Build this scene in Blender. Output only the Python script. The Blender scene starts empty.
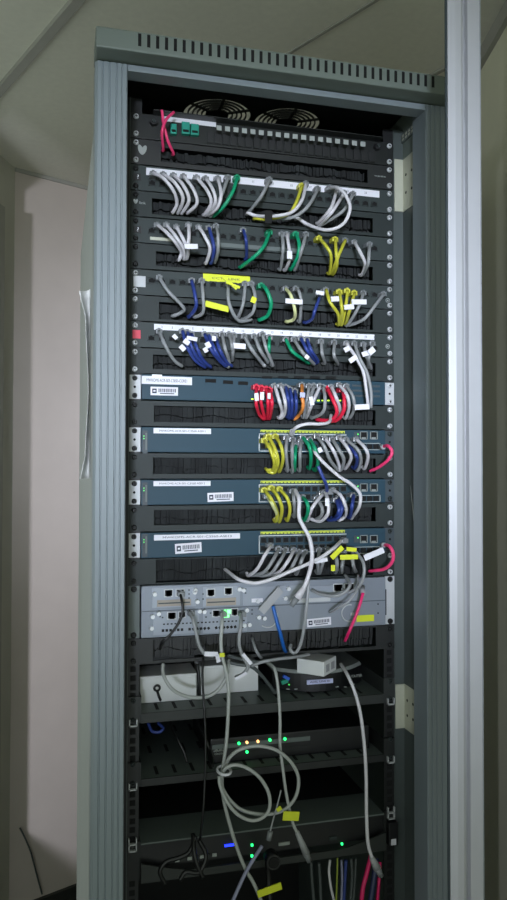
import bpy, bmesh, math, random
from mathutils import Vector, Matrix
random.seed(7)
COL = bpy.context.scene.collection

# ------------------------------------------------------------------ camera numbers
F = 750.6; YAW = .2536; PIT = .0206; ROLL = .0018; CAM = (-.3552, -1.2716, 1.5)
Z0 = 2.01; U = .04445
def _axes():
    f = (math.sin(YAW)*math.cos(PIT), math.cos(YAW)*math.cos(PIT), math.sin(PIT))
    r0 = (math.cos(YAW), -math.sin(YAW), 0)
    u0 = (r0[1]*f[2]-r0[2]*f[1], r0[2]*f[0]-r0[0]*f[2], r0[0]*f[1]-r0[1]*f[0])
    c, s = math.cos(ROLL), math.sin(ROLL)
    return tuple(c*a+s*b for a, b in zip(r0, u0)), tuple(-s*a+c*b for a, b in zip(r0, u0)), f
AR, AU, AF = _axes()
def ray(px, py):
    a = (px-253.5)/F; b = (450-py)/F
    return [a*r+b*u+f for r, u, f in zip(AR, AU, AF)]
def P(px, py, Y=0.0):
    d = ray(px, py); t = (Y-CAM[1])/d[1]
    return Vector([c+t*e for c, e in zip(CAM, d)])
def PZ(px, py, z):
    d = ray(px, py); t = (z-CAM[2])/d[2]
    return Vector([c+t*e for c, e in zip(CAM, d)])
def zk(k): return Z0-k*U
def rect(x0, y0, x1, y1, Y):
    """extent on the plane Y of a rectangle measured on the photograph"""
    cx, cy = (x0+x1)/2, (y0+y1)/2
    return P(x0, cy, Y).x, P(x1, cy, Y).x, P(cx, y1, Y).z, P(cx, y0, Y).z

# ------------------------------------------------------------------ materials
def lin(c): c /= 255; return c/12.92 if c <= .04045 else ((c+.055)/1.055)**2.4
def mat(name, rgb, rough=.5, metal=0.0, vary=.06, scale=30, bump=0, emit=0, spec=.5, alpha=1, stretch=None, coat=0):
    m = bpy.data.materials.new(name); m.use_nodes = True
    nt = m.node_tree; n = nt.nodes; b = n['Principled BSDF']
    c = [lin(v) for v in rgb]
    tc = n.new('ShaderNodeTexCoord'); mp = n.new('ShaderNodeMapping'); nz = n.new('ShaderNodeTexNoise')
    nt.links.new(tc.outputs['Object'], mp.inputs[0]); nt.links.new(mp.outputs[0], nz.inputs['Vector'])
    if stretch: mp.inputs['Scale'].default_value = stretch
    nz.inputs['Scale'].default_value = scale; nz.inputs['Detail'].default_value = 4
    r = n.new('ShaderNodeValToRGB')
    r.color_ramp.elements[0].position = .3; r.color_ramp.elements[1].position = .7
    r.color_ramp.elements[0].color = [v*(1-vary) for v in c]+[1]
    r.color_ramp.elements[1].color = [min(1, v*(1+vary)) for v in c]+[1]
    nt.links.new(nz.outputs['Fac'], r.inputs[0]); nt.links.new(r.outputs[0], b.inputs['Base Color'])
    b.inputs['Roughness'].default_value = rough; b.inputs['Metallic'].default_value = metal
    b.inputs['Specular IOR Level'].default_value = spec
    if coat: b.inputs['Coat Weight'].default_value = coat
    if bump:
        bp = n.new('ShaderNodeBump'); bp.inputs['Strength'].default_value = bump; bp.inputs['Distance'].default_value = .002
        nt.links.new(nz.outputs['Fac'], bp.inputs['Height']); nt.links.new(bp.outputs[0], b.inputs['Normal'])
    if emit:
        b.inputs['Emission Color'].default_value = c+[1]; b.inputs['Emission Strength'].default_value = emit
    if alpha < 1: b.inputs['Alpha'].default_value = alpha
    return m
M = dict(
 wall=mat('wall_paint', (206,196,188), .85, vary=.03, scale=9, bump=.15),
 wall3=mat('grey_wall_paint', (196,196,184), .85, vary=.03, scale=9, bump=.15),
 wall2=mat('olive_wall_paint', (228,228,204), .85, vary=.03, scale=9, bump=.15),
 ceil=mat('ceiling_paint', (222,222,208), .9, vary=.03, scale=60, bump=.2),
 batten=mat('ceiling_strip', (166,166,158), .7, vary=.03),
 floor=mat('dark_vinyl', (44,46,44), .6, vary=.2, scale=14),
 alu=mat('white_aluminium', (166,168,172), .4, vary=.02),
 alug=mat('grey_gasket', (130,136,140), .6),
 cab=mat('grey_enamel', (116,126,130), .42, vary=.03, scale=8, stretch=(1,1,.1)),
 capm=mat('header_enamel', (98,108,101), .5, vary=.03, scale=8),
 cside=mat('side_panel_paint', (158,162,160), .6, vary=.03),
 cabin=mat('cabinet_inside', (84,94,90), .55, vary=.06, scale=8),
 rail=mat('rail_paint', (88,97,94), .5, vary=.06, scale=10),
 black=mat('black_paint', (20,22,22), .55, vary=.2, scale=25),
 hole=mat('hole_black', (4,5,5), .9),
 zinc=mat('zinc_plate', (176,178,160), .5, metal=.2, vary=.05),
 patch=mat('patch_panel_paint', (52,59,58), .45, spec=.22, vary=.05, scale=12),
 flange=mat('rail_flange_paint', (66,74,72), .5, vary=.05),
 railf=mat('black_rail_paint', (17,19,19), .5),
 pblack=mat('black_panel_paint', (27,30,29), .4, vary=.12, scale=14),
 mgr=mat('cable_manager_paint', (43,49,48), .45, spec=.22, vary=.07, scale=12),
 mgrd=mat('dark_manager_paint', (22,25,24), .5, vary=.12, scale=12),
 brush=mat('dusty_brush', (26,29,29), .9, vary=.85, scale=22, stretch=(1.2,1,.5), bump=.6),
 sw=mat('switch_paint', (40,64,76), .42, spec=.22, vary=.03, scale=12),
 swd=mat('switch_dark', (54,64,68), .5, vary=.05),
 ear=mat('pale_steel', (180,183,184), .45, metal=.1, vary=.04),
 silver=mat('router_silver', (126,133,142), .42, metal=.25, vary=.05, scale=14),
 silver2=mat('router_card', (144,151,160), .4, metal=.3, vary=.05, scale=14),
 beige=mat('slot_beige', (150,142,130), .6),
 chrome=mat('bright_steel', (215,218,220), .3, metal=.35, vary=.03),
 bscrew=mat('black_screw', (26,28,28), .38, vary=.1),
 white=mat('white_label', (214,214,220), .6, vary=.02),
 wbox=mat('white_plastic', (206,209,206), .5, vary=.03),
 ink=mat('label_ink', (52,56,70), .8),
 dark_ink=mat('dark_ink', (30,32,36), .8),
 yel=mat('yellow_label', (202,210,34), .55, vary=.04),
 strip=mat('yellow_green_strip', (178,190,56), .6, vary=.04),
 red=mat('red_sticker', (205,70,86), .6),
 teal=mat('teal_module', (20,140,120), .5),
 gold=mat('brass_pins', (120,112,96), .4, metal=.5),
 plug=mat('clear_plug', (124,128,130), .25, vary=.08, alpha=.85, spec=.6),
 boot=mat('grey_boot', (150,152,154), .5),
 shelf=mat('shelf_paint', (36,40,38), .55, vary=.08, scale=14),
 shelfd=mat('dark_shelf_paint', (22,25,24), .55, vary=.1, scale=14),
 dev=mat('black_plastic', (14,15,17), .45, vary=.15),
 devg=mat('grey_plastic', (128,134,130), .5, vary=.05, scale=10),
 logo=mat('grey_print_shaded_white', (150,156,152), .6),
 blue_l=mat('blue_logo', (40,90,190), .5), green_l=mat('green_logo', (20,140,110), .5),
 lav=mat('lavender_label', (178,182,214), .6),
 gled=mat('green_led', (40,255,120), .5, emit=3), gled2=mat('dim_green_led', (80,220,90), .5, emit=.7),
 gdisp=mat('green_display', (110,255,130), .5, emit=3),
 aled=mat('amber_led', (255,190,120), .5, emit=2.2), bled=mat('blue_led', (30,50,255), .5, emit=3.0),
 yled=mat('yellow_led', (200,255,70), .5, emit=1.4),
 paper=mat('paper', (226,226,222), .8, vary=.03),
 velcro=mat('black_velcro', (16,17,17), .9),
)
CC = dict(pale=(198,196,200), grey=(138,141,142), blue=(44,62,128), green=(10,140,98), yellow=(186,184,58), red=(206,32,62),
          pink=(226,60,112), orange=(214,132,62), black=(16,17,18), sky=(20,90,170), pyel=(204,208,150), magenta=(214,30,100),
          navy=(36,44,78), lime=(150,165,60), lavender=(140,142,168), dgrey=(74,80,80), ring=(158,162,158))
for k, v in CC.items(): M['c_'+k] = mat(k+'_cable_jacket', v, .42, vary=.05, scale=60)
WORD = dict(pale='grey', grey='grey', blue='blue', green='green', yellow='yellow', red='red', pink='pink', orange='orange',
            black='black', sky='bright blue', pyel='yellow', magenta='magenta', navy='navy', lime='lime green', lavender='lavender', dgrey='dark grey', ring='grey')

# ------------------------------------------------------------------ mesh helpers
class MB:
    def __init__(self): self.bm = bmesh.new(); self.smooth = False
    def _mi(self, fs, mi):
        for f in fs: f.material_index = mi
    def box(self, x0, x1, y0, y1, z0, z1, bevel=0, mi=0, rot=None):
        lo = Vector((min(x0,x1), min(y0,y1), min(z0,z1))); hi = Vector((max(x0,x1), max(y0,y1), max(z0,z1)))
        c = (lo+hi)/2; s = hi-lo
        r = bmesh.ops.create_cube(self.bm, size=1)
        vs = r['verts']
        for v in vs: v.co = Vector((v.co.x*s.x, v.co.y*s.y, v.co.z*s.z))
        fs = list({f for v in vs for f in v.link_faces})
        if bevel:
            es = list({e for v in vs for e in v.link_edges})
            rr = bmesh.ops.bevel(self.bm, geom=es, offset=min(bevel, min(s)*.45), segments=2, affect='EDGES', profile=.6)
            fs = list({f for f in rr['faces']} | {f for f in fs if f.is_valid})
            vs = list({v for f in fs for v in f.verts})
        for v in vs:
            if rot: v.co = rot @ v.co
            v.co += c
        self._mi(fs, mi); return self
    def cyl(self, p0, p1, r0, r1=None, n=16, mi=0, caps=True):
        p0 = Vector(p0); p1 = Vector(p1); r1 = r0 if r1 is None else r1
        d = (p1-p0).normalized(); a = d.orthogonal().normalized(); b = d.cross(a)
        A = []; B = []
        for i in range(n):
            t = 2*math.pi*i/n; o = a*math.cos(t)+b*math.sin(t)
            A.append(self.bm.verts.new(p0+o*r0)); B.append(self.bm.verts.new(p1+o*r1))
        fs = []
        for i in range(n):
            j = (i+1) % n; f = self.bm.faces.new((A[i], A[j], B[j], B[i])); f.smooth = True; fs.append(f)
        if caps: fs.append(self.bm.faces.new(A[::-1])); fs.append(self.bm.faces.new(B))
        self._mi(fs, mi); return self
    def tube(self, pts, r, n=8, mi=0, closed=False):
        pts = [Vector(p) for p in pts]; rings = []
        N = len(pts); up = None
        for i, p in enumerate(pts):
            if closed: t = pts[(i+1) % N]-pts[i-1]
            else: t = pts[min(i+1, N-1)]-pts[max(i-1, 0)]
            t.normalize()
            if up is None: up = t.orthogonal().normalized()
            up = (up-t*up.dot(t)).normalized(); b = t.cross(up)
            rr = r[i] if isinstance(r, (list, tuple)) else r
            rings.append([self.bm.verts.new(p+(up*math.cos(2*math.pi*k/n)+b*math.sin(2*math.pi*k/n))*rr) for k in range(n)])
        fs = []
        for i in range(N if closed else N-1):
            A = rings[i]; B = rings[(i+1) % N]
            for k in range(n):
                f = self.bm.faces.new((A[k], A[(k+1) % n], B[(k+1) % n], B[k])); f.smooth = True; fs.append(f)
        if not closed: fs.append(self.bm.faces.new(rings[0][::-1])); fs.append(self.bm.faces.new(rings[-1]))
        self._mi(fs, mi); return self
    def prism(self, poly, fn0, fn1, mi=0):
        A = [self.bm.verts.new(fn0(*p)) for p in poly]; B = [self.bm.verts.new(fn1(*p)) for p in poly]
        n = len(poly); fs = [self.bm.faces.new((A[i], A[(i+1) % n], B[(i+1) % n], B[i])) for i in range(n)]
        fs += [self.bm.faces.new(A[::-1]), self.bm.faces.new(B)]
        self._mi(fs, mi); return self
    def arcstrip(self, c, r0, r1, a0, a1, z0, z1, n=8, mi=0):
        """flat ring segment in the XY plane"""
        poly = [(c[0]+r0*math.cos(a0+(a1-a0)*i/n), c[1]+r0*math.sin(a0+(a1-a0)*i/n)) for i in range(n+1)]
        poly += [(c[0]+r1*math.cos(a1+(a0-a1)*i/n), c[1]+r1*math.sin(a1+(a0-a1)*i/n)) for i in range(n+1)]
        return self.prism(poly, lambda x, y: (x, y, z0), lambda x, y: (x, y, z1), mi)
    def build(self, name, mats, parent=None, origin=None, label=None):
        bmesh.ops.recalc_face_normals(self.bm, faces=self.bm.faces[:])
        if not isinstance(mats, (list, tuple)): mats = [mats]
        vs = self.bm.verts
        if parent is not None: off = Vector(parent['_o'])
        elif origin is not None: off = Vector(origin)
        else:
            lo = Vector((min(v.co[i] for v in vs) for i in range(3))); hi = Vector((max(v.co[i] for v in vs) for i in range(3)))
            off = Vector(((lo.x+hi.x)/2, (lo.y+hi.y)/2, lo.z))
        for v in vs: v.co -= off
        me = bpy.data.meshes.new(name); self.bm.to_mesh(me); self.bm.free()
        for m in mats: me.materials.append(m)
        o = bpy.data.objects.new(name, me); COL.objects.link(o)
        if parent is not None: o.parent = parent; o['_o'] = tuple(parent['_o'])
        else: o.location = off; o['_o'] = tuple(off)
        if label: o['label'] = label
        return o
def thing(name, label, cat, loc, group=None):
    o = bpy.data.objects.new(name, None); COL.objects.link(o); o.empty_display_size = .02
    o.location = loc; o['_o'] = tuple(loc); return tag(o, label, cat, group)
def tag(o, label, cat, group=None):
    o['label'] = label; o['category'] = cat
    if group: o['group'] = group
    return o
def struct(o): o['kind'] = 'structure'; return o
def bx(name, m, x0, x1, y0, y1, z0, z1, parent=None, bevel=0, label=None):
    return MB().box(x0, x1, y0, y1, z0, z1, bevel).build(name, m, parent, label=label)
def text(s, x, z, h, Y, m, parent, name='lettering', width=None, rot=0):
    cu = bpy.data.curves.new('t', 'FONT'); cu.body = s; cu.size = 1; cu.align_x = 'CENTER'; cu.align_y = 'CENTER'; cu.extrude = .02
    t = bpy.data.objects.new('t', cu); COL.objects.link(t)
    bpy.context.view_layer.update()
    me = bpy.data.meshes.new_from_object(t.evaluated_get(bpy.context.evaluated_depsgraph_get()))
    bpy.data.objects.remove(t); bpy.data.curves.remove(cu)
    xs = [v.co.x for v in me.vertices]; ys = [v.co.y for v in me.vertices]
    if not xs: return None
    sx = sy = h/(max(ys)-min(ys))
    if width: sx = width/(max(xs)-min(xs))
    cx, cy = (max(xs)+min(xs))/2, (max(ys)+min(ys))/2
    off = Vector(parent['_o']); c, sn = math.cos(rot), math.sin(rot)
    for v in me.vertices:
        a, b = (v.co.x-cx)*sx, (v.co.y-cy)*sy
        v.co = Vector((x+a*c-b*sn, Y-v.co.z*.01, z+a*sn+b*c))-off
    me.name = name; me.materials.clear(); me.materials.append(m)
    o = bpy.data.objects.new(name, me); COL.objects.link(o); o.parent = parent; o['_o'] = tuple(off)
    return o
def spline(pts, seg=7):
    pts = [Vector(p) for p in pts]
    if len(pts) == 2: return pts
    q = [pts[0]*2-pts[1]]+pts+[pts[-1]*2-pts[-2]]; out = []
    for i in range(1, len(q)-2):
        a, b, c, d = q[i-1:i+3]
        for k in range(seg):
            t = k/seg
            out.append(.5*((2*b)+(c-a)*t+(2*a-5*b+4*c-d)*t*t+(3*b-a-3*c+d)*t**3))
    return out+[pts[-1]]
def pp(s): return [tuple(float(v) for v in w.split(',')) for w in s.split()]
ORD = ['first','second','third','fourth','fifth','sixth','seventh','eighth','ninth','tenth','eleventh','twelfth','thirteenth',
       'fourteenth','fifteenth','sixteenth','seventeenth','eighteenth','nineteenth','twentieth','twenty-first','twenty-second']

# ------------------------------------------------------------------ room
def wall(name, a, b, m, z1=2.5, th=.08, flip=1):
    a = Vector((a[0], a[1], 0)); b = Vector((b[0], b[1], 0)); d = (b-a).normalized(); n = Vector((-d.y, d.x, 0))*th*flip
    poly = [(a.x, a.y), (b.x, b.y), (b.x+n.x, b.y+n.y), (a.x+n.x, a.y+n.y)]
    return struct(MB().prism(poly, lambda x, y: (x, y, 0), lambda x, y: (x, y, z1)).build(name, m))
CW = Vector((-.505, 1.358)); DB = Vector((.244, .113)).normalized()
e2 = CW+DB*2.2
wall('wall_back', CW-DB*.02, e2, M['wall'])
DL = Vector((-.387, -.933)).normalized()
# left wall; its unseen window is added and sized to shape back-wall light
NL = Vector((-DL.y, DL.x))*.03
if NL.x > 0: NL = -NL
b = MB()
def wl(t0, t1, z0, z1):
    a, c = CW+DL*t0, CW+DL*t1; p = [a, c, c+NL, a+NL]
    b.prism([tuple(v) for v in p], lambda x, y: (x, y, z0), lambda x, y: (x, y, z1))
wl(0, .155, 0, 2.5); wl(1.7, 4.6, 0, 2.5); wl(.155, 1.7, 0, .30); wl(.155, 1.7, 2.42, 2.5)
struct(b.build('wall_left', M['wall3']))
b = MB()
wl(.155, .17, .30, 2.42); wl(1.665, 1.7, .30, 2.42); wl(.17, 1.665, .30, .32); wl(.17, 1.665, 2.40, 2.42)
struct(b.build('unseen_window_1', M['alu']))
DR = Vector((.045, .174)).normalized(); RW = Vector((.585, .157))
wall('wall_right', RW-DR*1.25, RW+DR*2.4, M['wall2'], flip=-1)
struct(bx('floor', M['floor'], -2.6, 2.4, -1.7, 3.2, -.05, 0))
struct(bx('ceiling', M['ceil'], -2.6, 2.4, -1.5, 3.2, 2.5, 2.55))
def batten(name, a, b, w, th, m):
    a = Vector(a); b = Vector(b); d = (b-a).normalized(); p = d; a = a-p*1.2; b = b+p*.9; n = Vector((-d.y, d.x, 0))*w/2
    poly = [(a+n).to_2d(), (b+n).to_2d(), (b-n).to_2d(), (a-n).to_2d()]
    return struct(MB().prism([tuple(v) for v in poly], lambda x, y: (x, y, 2.5-th), lambda x, y: (x, y, 2.5)).build(name, m))
batten('trim_1', PZ(75, 0, 2.5), PZ(0, 88, 2.5), .022, .012, M['batten'])
batten('trim_2', PZ(375, 0, 2.5), PZ(285, 55, 2.5), .008, .004, M['batten'])
batten('trim_3', PZ(447, 66, 2.5), PZ(430, 75, 2.5), .012, .006, M['batten'])
# moulding at the top of the right wall
def along(name, a, d, l0, l1, off, th, z0, z1, m):
    n = Vector((-d.y, d.x)); p = [a+d*l0+n*off, a+d*l1+n*off, a+d*l1+n*(off+th), a+d*l0+n*(off+th)]
    return struct(MB().prism([tuple(v) for v in p], lambda x, y: (x, y, z0), lambda x, y: (x, y, z1)).build(name, m))
along('trim_4', RW, DR, -1.2, 1.2, 0, .012, 2.462, 2.5, M['batten'])
along('trim_5', CW, DB, 0, 1.0, -.006, .006, 2.488, 2.5, M['batten'])
along('baseboard_back', CW, DB, 0, 1.0, -.014, .014, 0, .035, M['floor'])
along('trim_6', CW, DL, .105, .155, 0, .018, 0, 2.33, M['batten'])
# white aluminium post in front of the cabinet's right edge
YP = -.25
pl = P(450, 450, YP); pr = P(482, 450, YP)
w = pr.x-pl.x
def post_poly(x0, y0, w):
    return [(x0+.016, y0+.035), (x0+.001, y0+.006), (x0, y0+.003), (x0+.1*w, y0+.001), (x0+.2*w, y0-.001), (x0+.38*w, y0-.001), (x0+.47*w, y0+.002), (x0+.5*w, y0+.010),
            (x0+.6*w, y0+.010), (x0+.62*w, y0+.002), (x0+w, y0+.002), (x0+w, y0+.008), (x0+w-.004, y0+.035)]
po = MB().prism(post_poly(pl.x, YP, w), lambda x, y: (x, y, 0), lambda x, y: (x, y, 2.5)).build('trim_7', M['alu']); struct(po)
struct(MB().box(pr.x+.0002, pr.x+.0032, YP+.004, YP+.009, 0, 2.5).build('trim_8', M['alug']))
struct(MB().box(pl.x-.0028, pl.x-.0002, YP+.004, YP+.007, 0, 2.5).build('trim_9', M['swd']))

# ------------------------------------------------------------------ cabinet
cab = thing('server_cabinet', 'tall grey open fronted server cabinet filled with network gear and cables', 'server cabinet', (0, .3, 0))
HB = 2.116
def post_profile(s):
    # s = -1 left, +1 right : outer .305 -> inner .256
    pts = [(.305, -.05), (.305, -.094), (.301, -.1)]
    for g in (.2935, .283, .2725, .264):
        pts += [(g+.0016, -.1), (g+.0006, -.0985), (g-.0006, -.0985), (g-.0016, -.1)]
    pts += [(.257, -.1), (.2555, -.098), (.2555, -.05)]
    return [(s*x, y) for x, y in pts]
for s in (-1, 1):
    MB().prism(post_profile(s), lambda x, y: (x, y, .06), lambda x, y: (x, y, 2.126)).build('corner_post', M['cab'], cab)
# header bar
b = MB(); b.box(-.2555, .2555, -.1, -.07, HB, 2.126, .001); b.build('header_bar', M['cab'], cab)
# top cap: front fascia with slots carried over onto the top
cz0, cz1 = 2.126, 2.160; ZR_TOP = 2.157
b = MB(); b.box(-.306, .306, -.135, -.068, cz0+.002, cz1, .003)
b.box(-.272, -.262, -.068, .745, 2.04, ZR_TOP); b.box(.262, .272, -.068, .745, 2.04, ZR_TOP); b.box(-.262, .262, .735, .745, 2.04, ZR_TOP)
b.box(-.3, -.272, -.05, .745, 2.04, 2.046); b.box(.272, .3, -.05, .745, 2.04, 2.046)
x = -.243
while x < .262:
    b.box(x, x+.0048, -.1356, -.118, cz0+.0115, cz1-.0035, mi=1); x += .01365
b.build('top_cap', [M['capm'], M['hole']], cab)
# roof with two round fan openings; the concentric slots are cut right through
ZR = 2.154
FANS = tuple(tuple(PZ(px, py, ZR).to_2d()) for px, py in ((217, 115.5), (286.5, 124))); H = .0655
FANS = ((FANS[0][0], FANS[0][1]), (FANS[1][0], FANS[0][1]))
b = MB(); zr0, zr1 = ZR, ZR+.003
b.box(-.262, .262, -.07, FANS[0][1]-H, zr0, zr1); b.box(-.262, .262, FANS[0][1]+H, .735, zr0, zr1)
b.box(-.262, FANS[0][0]-H, FANS[0][1]-H, FANS[0][1]+H, zr0, zr1); b.box(FANS[0][0]+H, FANS[1][0]-H, FANS[0][1]-H, FANS[0][1]+H, zr0, zr1); b.box(FANS[1][0]+H, .262, FANS[0][1]-H, FANS[0][1]+H, zr0, zr1)
b.build('roof_panel', M['black'], cab)
for cx, cy in FANS:
    b = MB(); n = 48
    def sq(a):
        c, s_ = math.cos(a), math.sin(a); m = max(abs(c), abs(s_)); return (cx+H*c/m, cy+H*s_/m)
    for i in range(n):
        a0 = 2*math.pi*i/n; a1 = 2*math.pi*(i+1)/n
        ci = [(cx+.0625*math.cos(a), cy+.0625*math.sin(a)) for a in (a0, a1)]
        b.prism([ci[0], sq(a0), sq(a1), ci[1]], lambda x, y: (x, y, zr0), lambda x, y: (x, y, zr1))
    for r0, r1 in ((0.001, .0215), (.0275, .0300), (.0360, .0385), (.0445, .0470), (.0530, .0555)):
        b.arcstrip((cx, cy), r0, r1, 0, 2*math.pi-.0001, zr0, zr1, 40)
    for k in range(6):
        a = math.pi/6+k*math.pi/3; R = Matrix.Rotation(a, 3, 'Z'); o_ = R @ Vector((.043, 0, 0))
        b.box(cx+o_.x-.0215, cx+o_.x+.0215, cy+o_.y-.0024, cy+o_.y+.0024, zr0, zr1, rot=R)
    b.build('fan_grille', M['black'], cab)
# sides, back, floor plate
for s in (-1, 1):
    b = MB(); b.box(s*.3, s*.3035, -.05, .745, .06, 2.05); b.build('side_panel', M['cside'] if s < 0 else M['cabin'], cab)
bx('back_panel', M['black'], -.3, .3, .745, .75, .06, 2.05, cab)
bx('base', M['black'], -.305, .305, -.1, .75, 0, .06, cab, .004)
# mounting rails with square holes, front flange and the return towards the door
for s in (-1, 1):
    b = MB()
    b.box(s*.222, s*.2425, .0035, .0055, .06, 2.125, mi=2)
    b.box(s*.2425, s*.2625, .0035, .0055, .06, 2.125, mi=0 if s > 0 else 2)
    b.box(s*.2625, s*.2645, -.088, .0055, .06, 2.125)
    b.box(s*.2415, s*.243, .0005, .0035, .06, 2.125)
    k = -2
    while zk(k) > .3:
        for fr in (.16, .5, .84):
            z = zk(k+fr); b.box(s*.2278, s*.2372, .003, .0045, z-.0047, z+.0047, mi=1)
        k += 1
    b.build('mounting_rail', [M['flange'], M['hole'], M['railf']], cab)
# inner reveal beside the left rail
# zinc coupling plates on the right side
for (yt, yb) in ((160, 212), (684, 728)):
    zt, zb = P(404, yt, 0).z, P(404, yb, 0).z
    b = MB(); b.box(.2435, .2612, -.0005, .0030, zb, zt, .001); b.box(.2608, .2622, -.080, .003, zb, zt, .0006)
    for yy in (-.012, -.035, -.06):
        for f in (.33, .67): b.cyl((.2606, yy, zb+(zt-zb)*f), (.2618, yy, zb+(zt-zb)*f), .0028, n=10, mi=1)
    b.build('coupling_plate', [M['zinc'], M['hole']], cab)
b = MB(); b.box(.2585, .2622, -.075, .03, 2.100, 2.116)
for i in range(8):
    for j in (0, 1): b.box(.2582, .2586, .022-i*.012, .0155-i*.012, 2.1030+j*.0065, 2.1072+j*.0065, mi=1)
b.build('slotted_bar', [M['rail'], M['zinc']], cab)

# papers curling off the outside of the left side panel
b = MB()
za, zb = P(86, 294, .1).z, P(86, 478, .1).z
N = 26; Kk = 7; grid = []
for i in range(N+1):
    t = i/N; z = za+(zb-za)*t; row = []
    curl = .006+.014*max(0, 1-t*6)+.010*max(0, (t-.88)*8)+.0025*math.sin(t*9)
    for k in range(Kk+1):
        u = k/Kk
        row.append(Vector((-.3045-curl*u, .06-.035*u*u+.01*math.sin(t*5), z-.012*u*max(0, 1-t*6))))
    grid.append(row)
vv = [[b.bm.verts.new(p) for p in r] for r in grid]
for i in range(N):
    for k in range(Kk): b.bm.faces.new((vv[i][k], vv[i][k+1], vv[i+1][k+1], vv[i+1][k])).smooth = True
pa = b.build('paper_sheet', M['paper'])
sm = pa.modifiers.new('s', 'SOLIDIFY'); sm.thickness = .0004
tag(pa, 'white paper sheet curling off the outer left side of the cabinet', 'paper')

# ------------------------------------------------------------------ rack units
def screw(parent, x, z, m, r=.0046):
    b = MB(); b.cyl((x, -.0005, z), (x, -.003, z), r, r*.95, 14); b.cyl((x, -.003, z), (x, -.0042, z), r*.9, r*.55, 14)
    b.box(x-r*.5, x+r*.5, -.0046, -.0040, z-.0006, z+.0006, mi=1); b.box(x-.0006, x+.0006, -.0046, -.0040, z-r*.5, z+r*.5, mi=1)
    b.build('screw', [m, M['hole']], parent)
def screws(parent, k, n=1, ml=None, mr=None, fr=None):
    for s, m in ((-1, ml or M['bscrew']), (1, mr or M['chrome'])):
        for f in (fr or (.17, n-.17)): screw(parent, s*.2325, zk(k+f), m)
def plate(b, k, n, slot=None, y0=-.0005, y1=.003, ear=True):
    g = .0009; X = .2412 if ear else .222; z1 = zk(k)-g; z0 = zk(k+n)+g
    if not slot: b.box(-X, X, y0, y1, z0, z1, .0006)
    else:
        a, c, f0, f1 = slot; s1 = zk(k+f0); s0 = zk(k+f1)
        b.box(-X, a, y0, y1, z0, z1); b.box(c, X, y0, y1, z0, z1); b.box(a, c, y0, y1, s1, z1); b.box(a, c, y0, y1, z0, s0)
    return b
def ports(parent, xs, zs, w=.0125, h=.0105, tabs=1, frame=None):
    for z in zs:
        for x in xs:
            b = MB()
            b.box(x-w/2, x+w/2, -.0022, -.0004, z-h/2, z-h/2+.0014); b.box(x-w/2, x+w/2, -.0022, -.0004, z+h/2-.001, z+h/2)
            b.box(x-w/2, x-w/2+.0013, -.0022, -.0004, z-h/2, z+h/2); b.box(x+w/2-.0013, x+w/2, -.0022, -.0004, z-h/2, z+h/2)
            b.box(x-w/2, x+w/2, -.0009, -.0004, z-h/2, z+h/2, mi=1)
            zz = z+h/2-.0028 if tabs > 0 else z-h/2+.0012
            b.box(x-w/2, x-w*.18, -.002, -.0004, zz, zz+.0018); b.box(x+w*.18, x+w/2, -.002, -.0004, zz, zz+.0018)
            b.build('port', [frame or M['patch'], M['hole']], parent)
def vlogo(parent, px, py, s, m):
    c = P(px, py, 0); b = MB()
    for a, l in ((.42, 1), (-.35, 1.0)):
        poly = []
        for i in range(14):
            t = 2*math.pi*i/14; u = math.cos(t)*s*.24; v = math.sin(t)*s*.52*l+s*.42
            poly.append((c.x-u*math.cos(a)-v*math.sin(a) if 0 else c.x+u*math.cos(a)+v*math.sin(a)*(1), c.z-s*.4-u*math.sin(a)+v*math.cos(a)))
        d = -.0012 if a > 0 else -.0016
        b.prism(poly, lambda x, z: (x, -.0004, z), lambda x, z: (x, d, z))
    b.build('emblem', m, parent)
def sticker(parent, r, m, name='sticker', Y=-.0004, th=.0008, bev=.0004):
    x0, x1, z0, z1 = rect(*r, Y)
    return bx(name, m, x0, x1, Y-th, Y, z0, z1, parent, bev)
SL = dict(silver=M['chrome'], black=M['bscrew'])
def manager(k, label, m=None, slot=(-.205, .212, .20, .84), name='cable_manager', brush=None, logo=False, ml=None, mr=None):
    t = thing(name, label, 'cable manager', (0, 0, zk(k+1)), 'horizontal cable managers in the rack')
    plate(MB(), k, 1, slot).build('faceplate', m or M['mgr'], t)
    b = MB(); a, c, f0, f1 = slot
    n = 150; zt = zk(k+f0)-.0005; zb = zk(k+f1)+.0005
    # two facing rows of bristle tufts
    for i in range(n):
        x = a+(c-a)*(i+.5)/n; ww = (c-a)/n*.5
        y = .010+random.random()*.010; mid = zb+(zt-zb)*(.40+.10*math.sin(i*.21)+.05*random.random())
        b.box(x-ww, x+ww, y, y+.006, mid, zt); b.box(x-ww, x+ww, y+.003, y+.009, zb, mid-.001-.002*random.random())
    b.box(a-.004, c+.004, .032, .034, zb-.003, zt+.003)
    b.build('brush_strip', brush or M['brush'], t)
    screws(t, k, 1, ml, mr)
    return t
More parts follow.
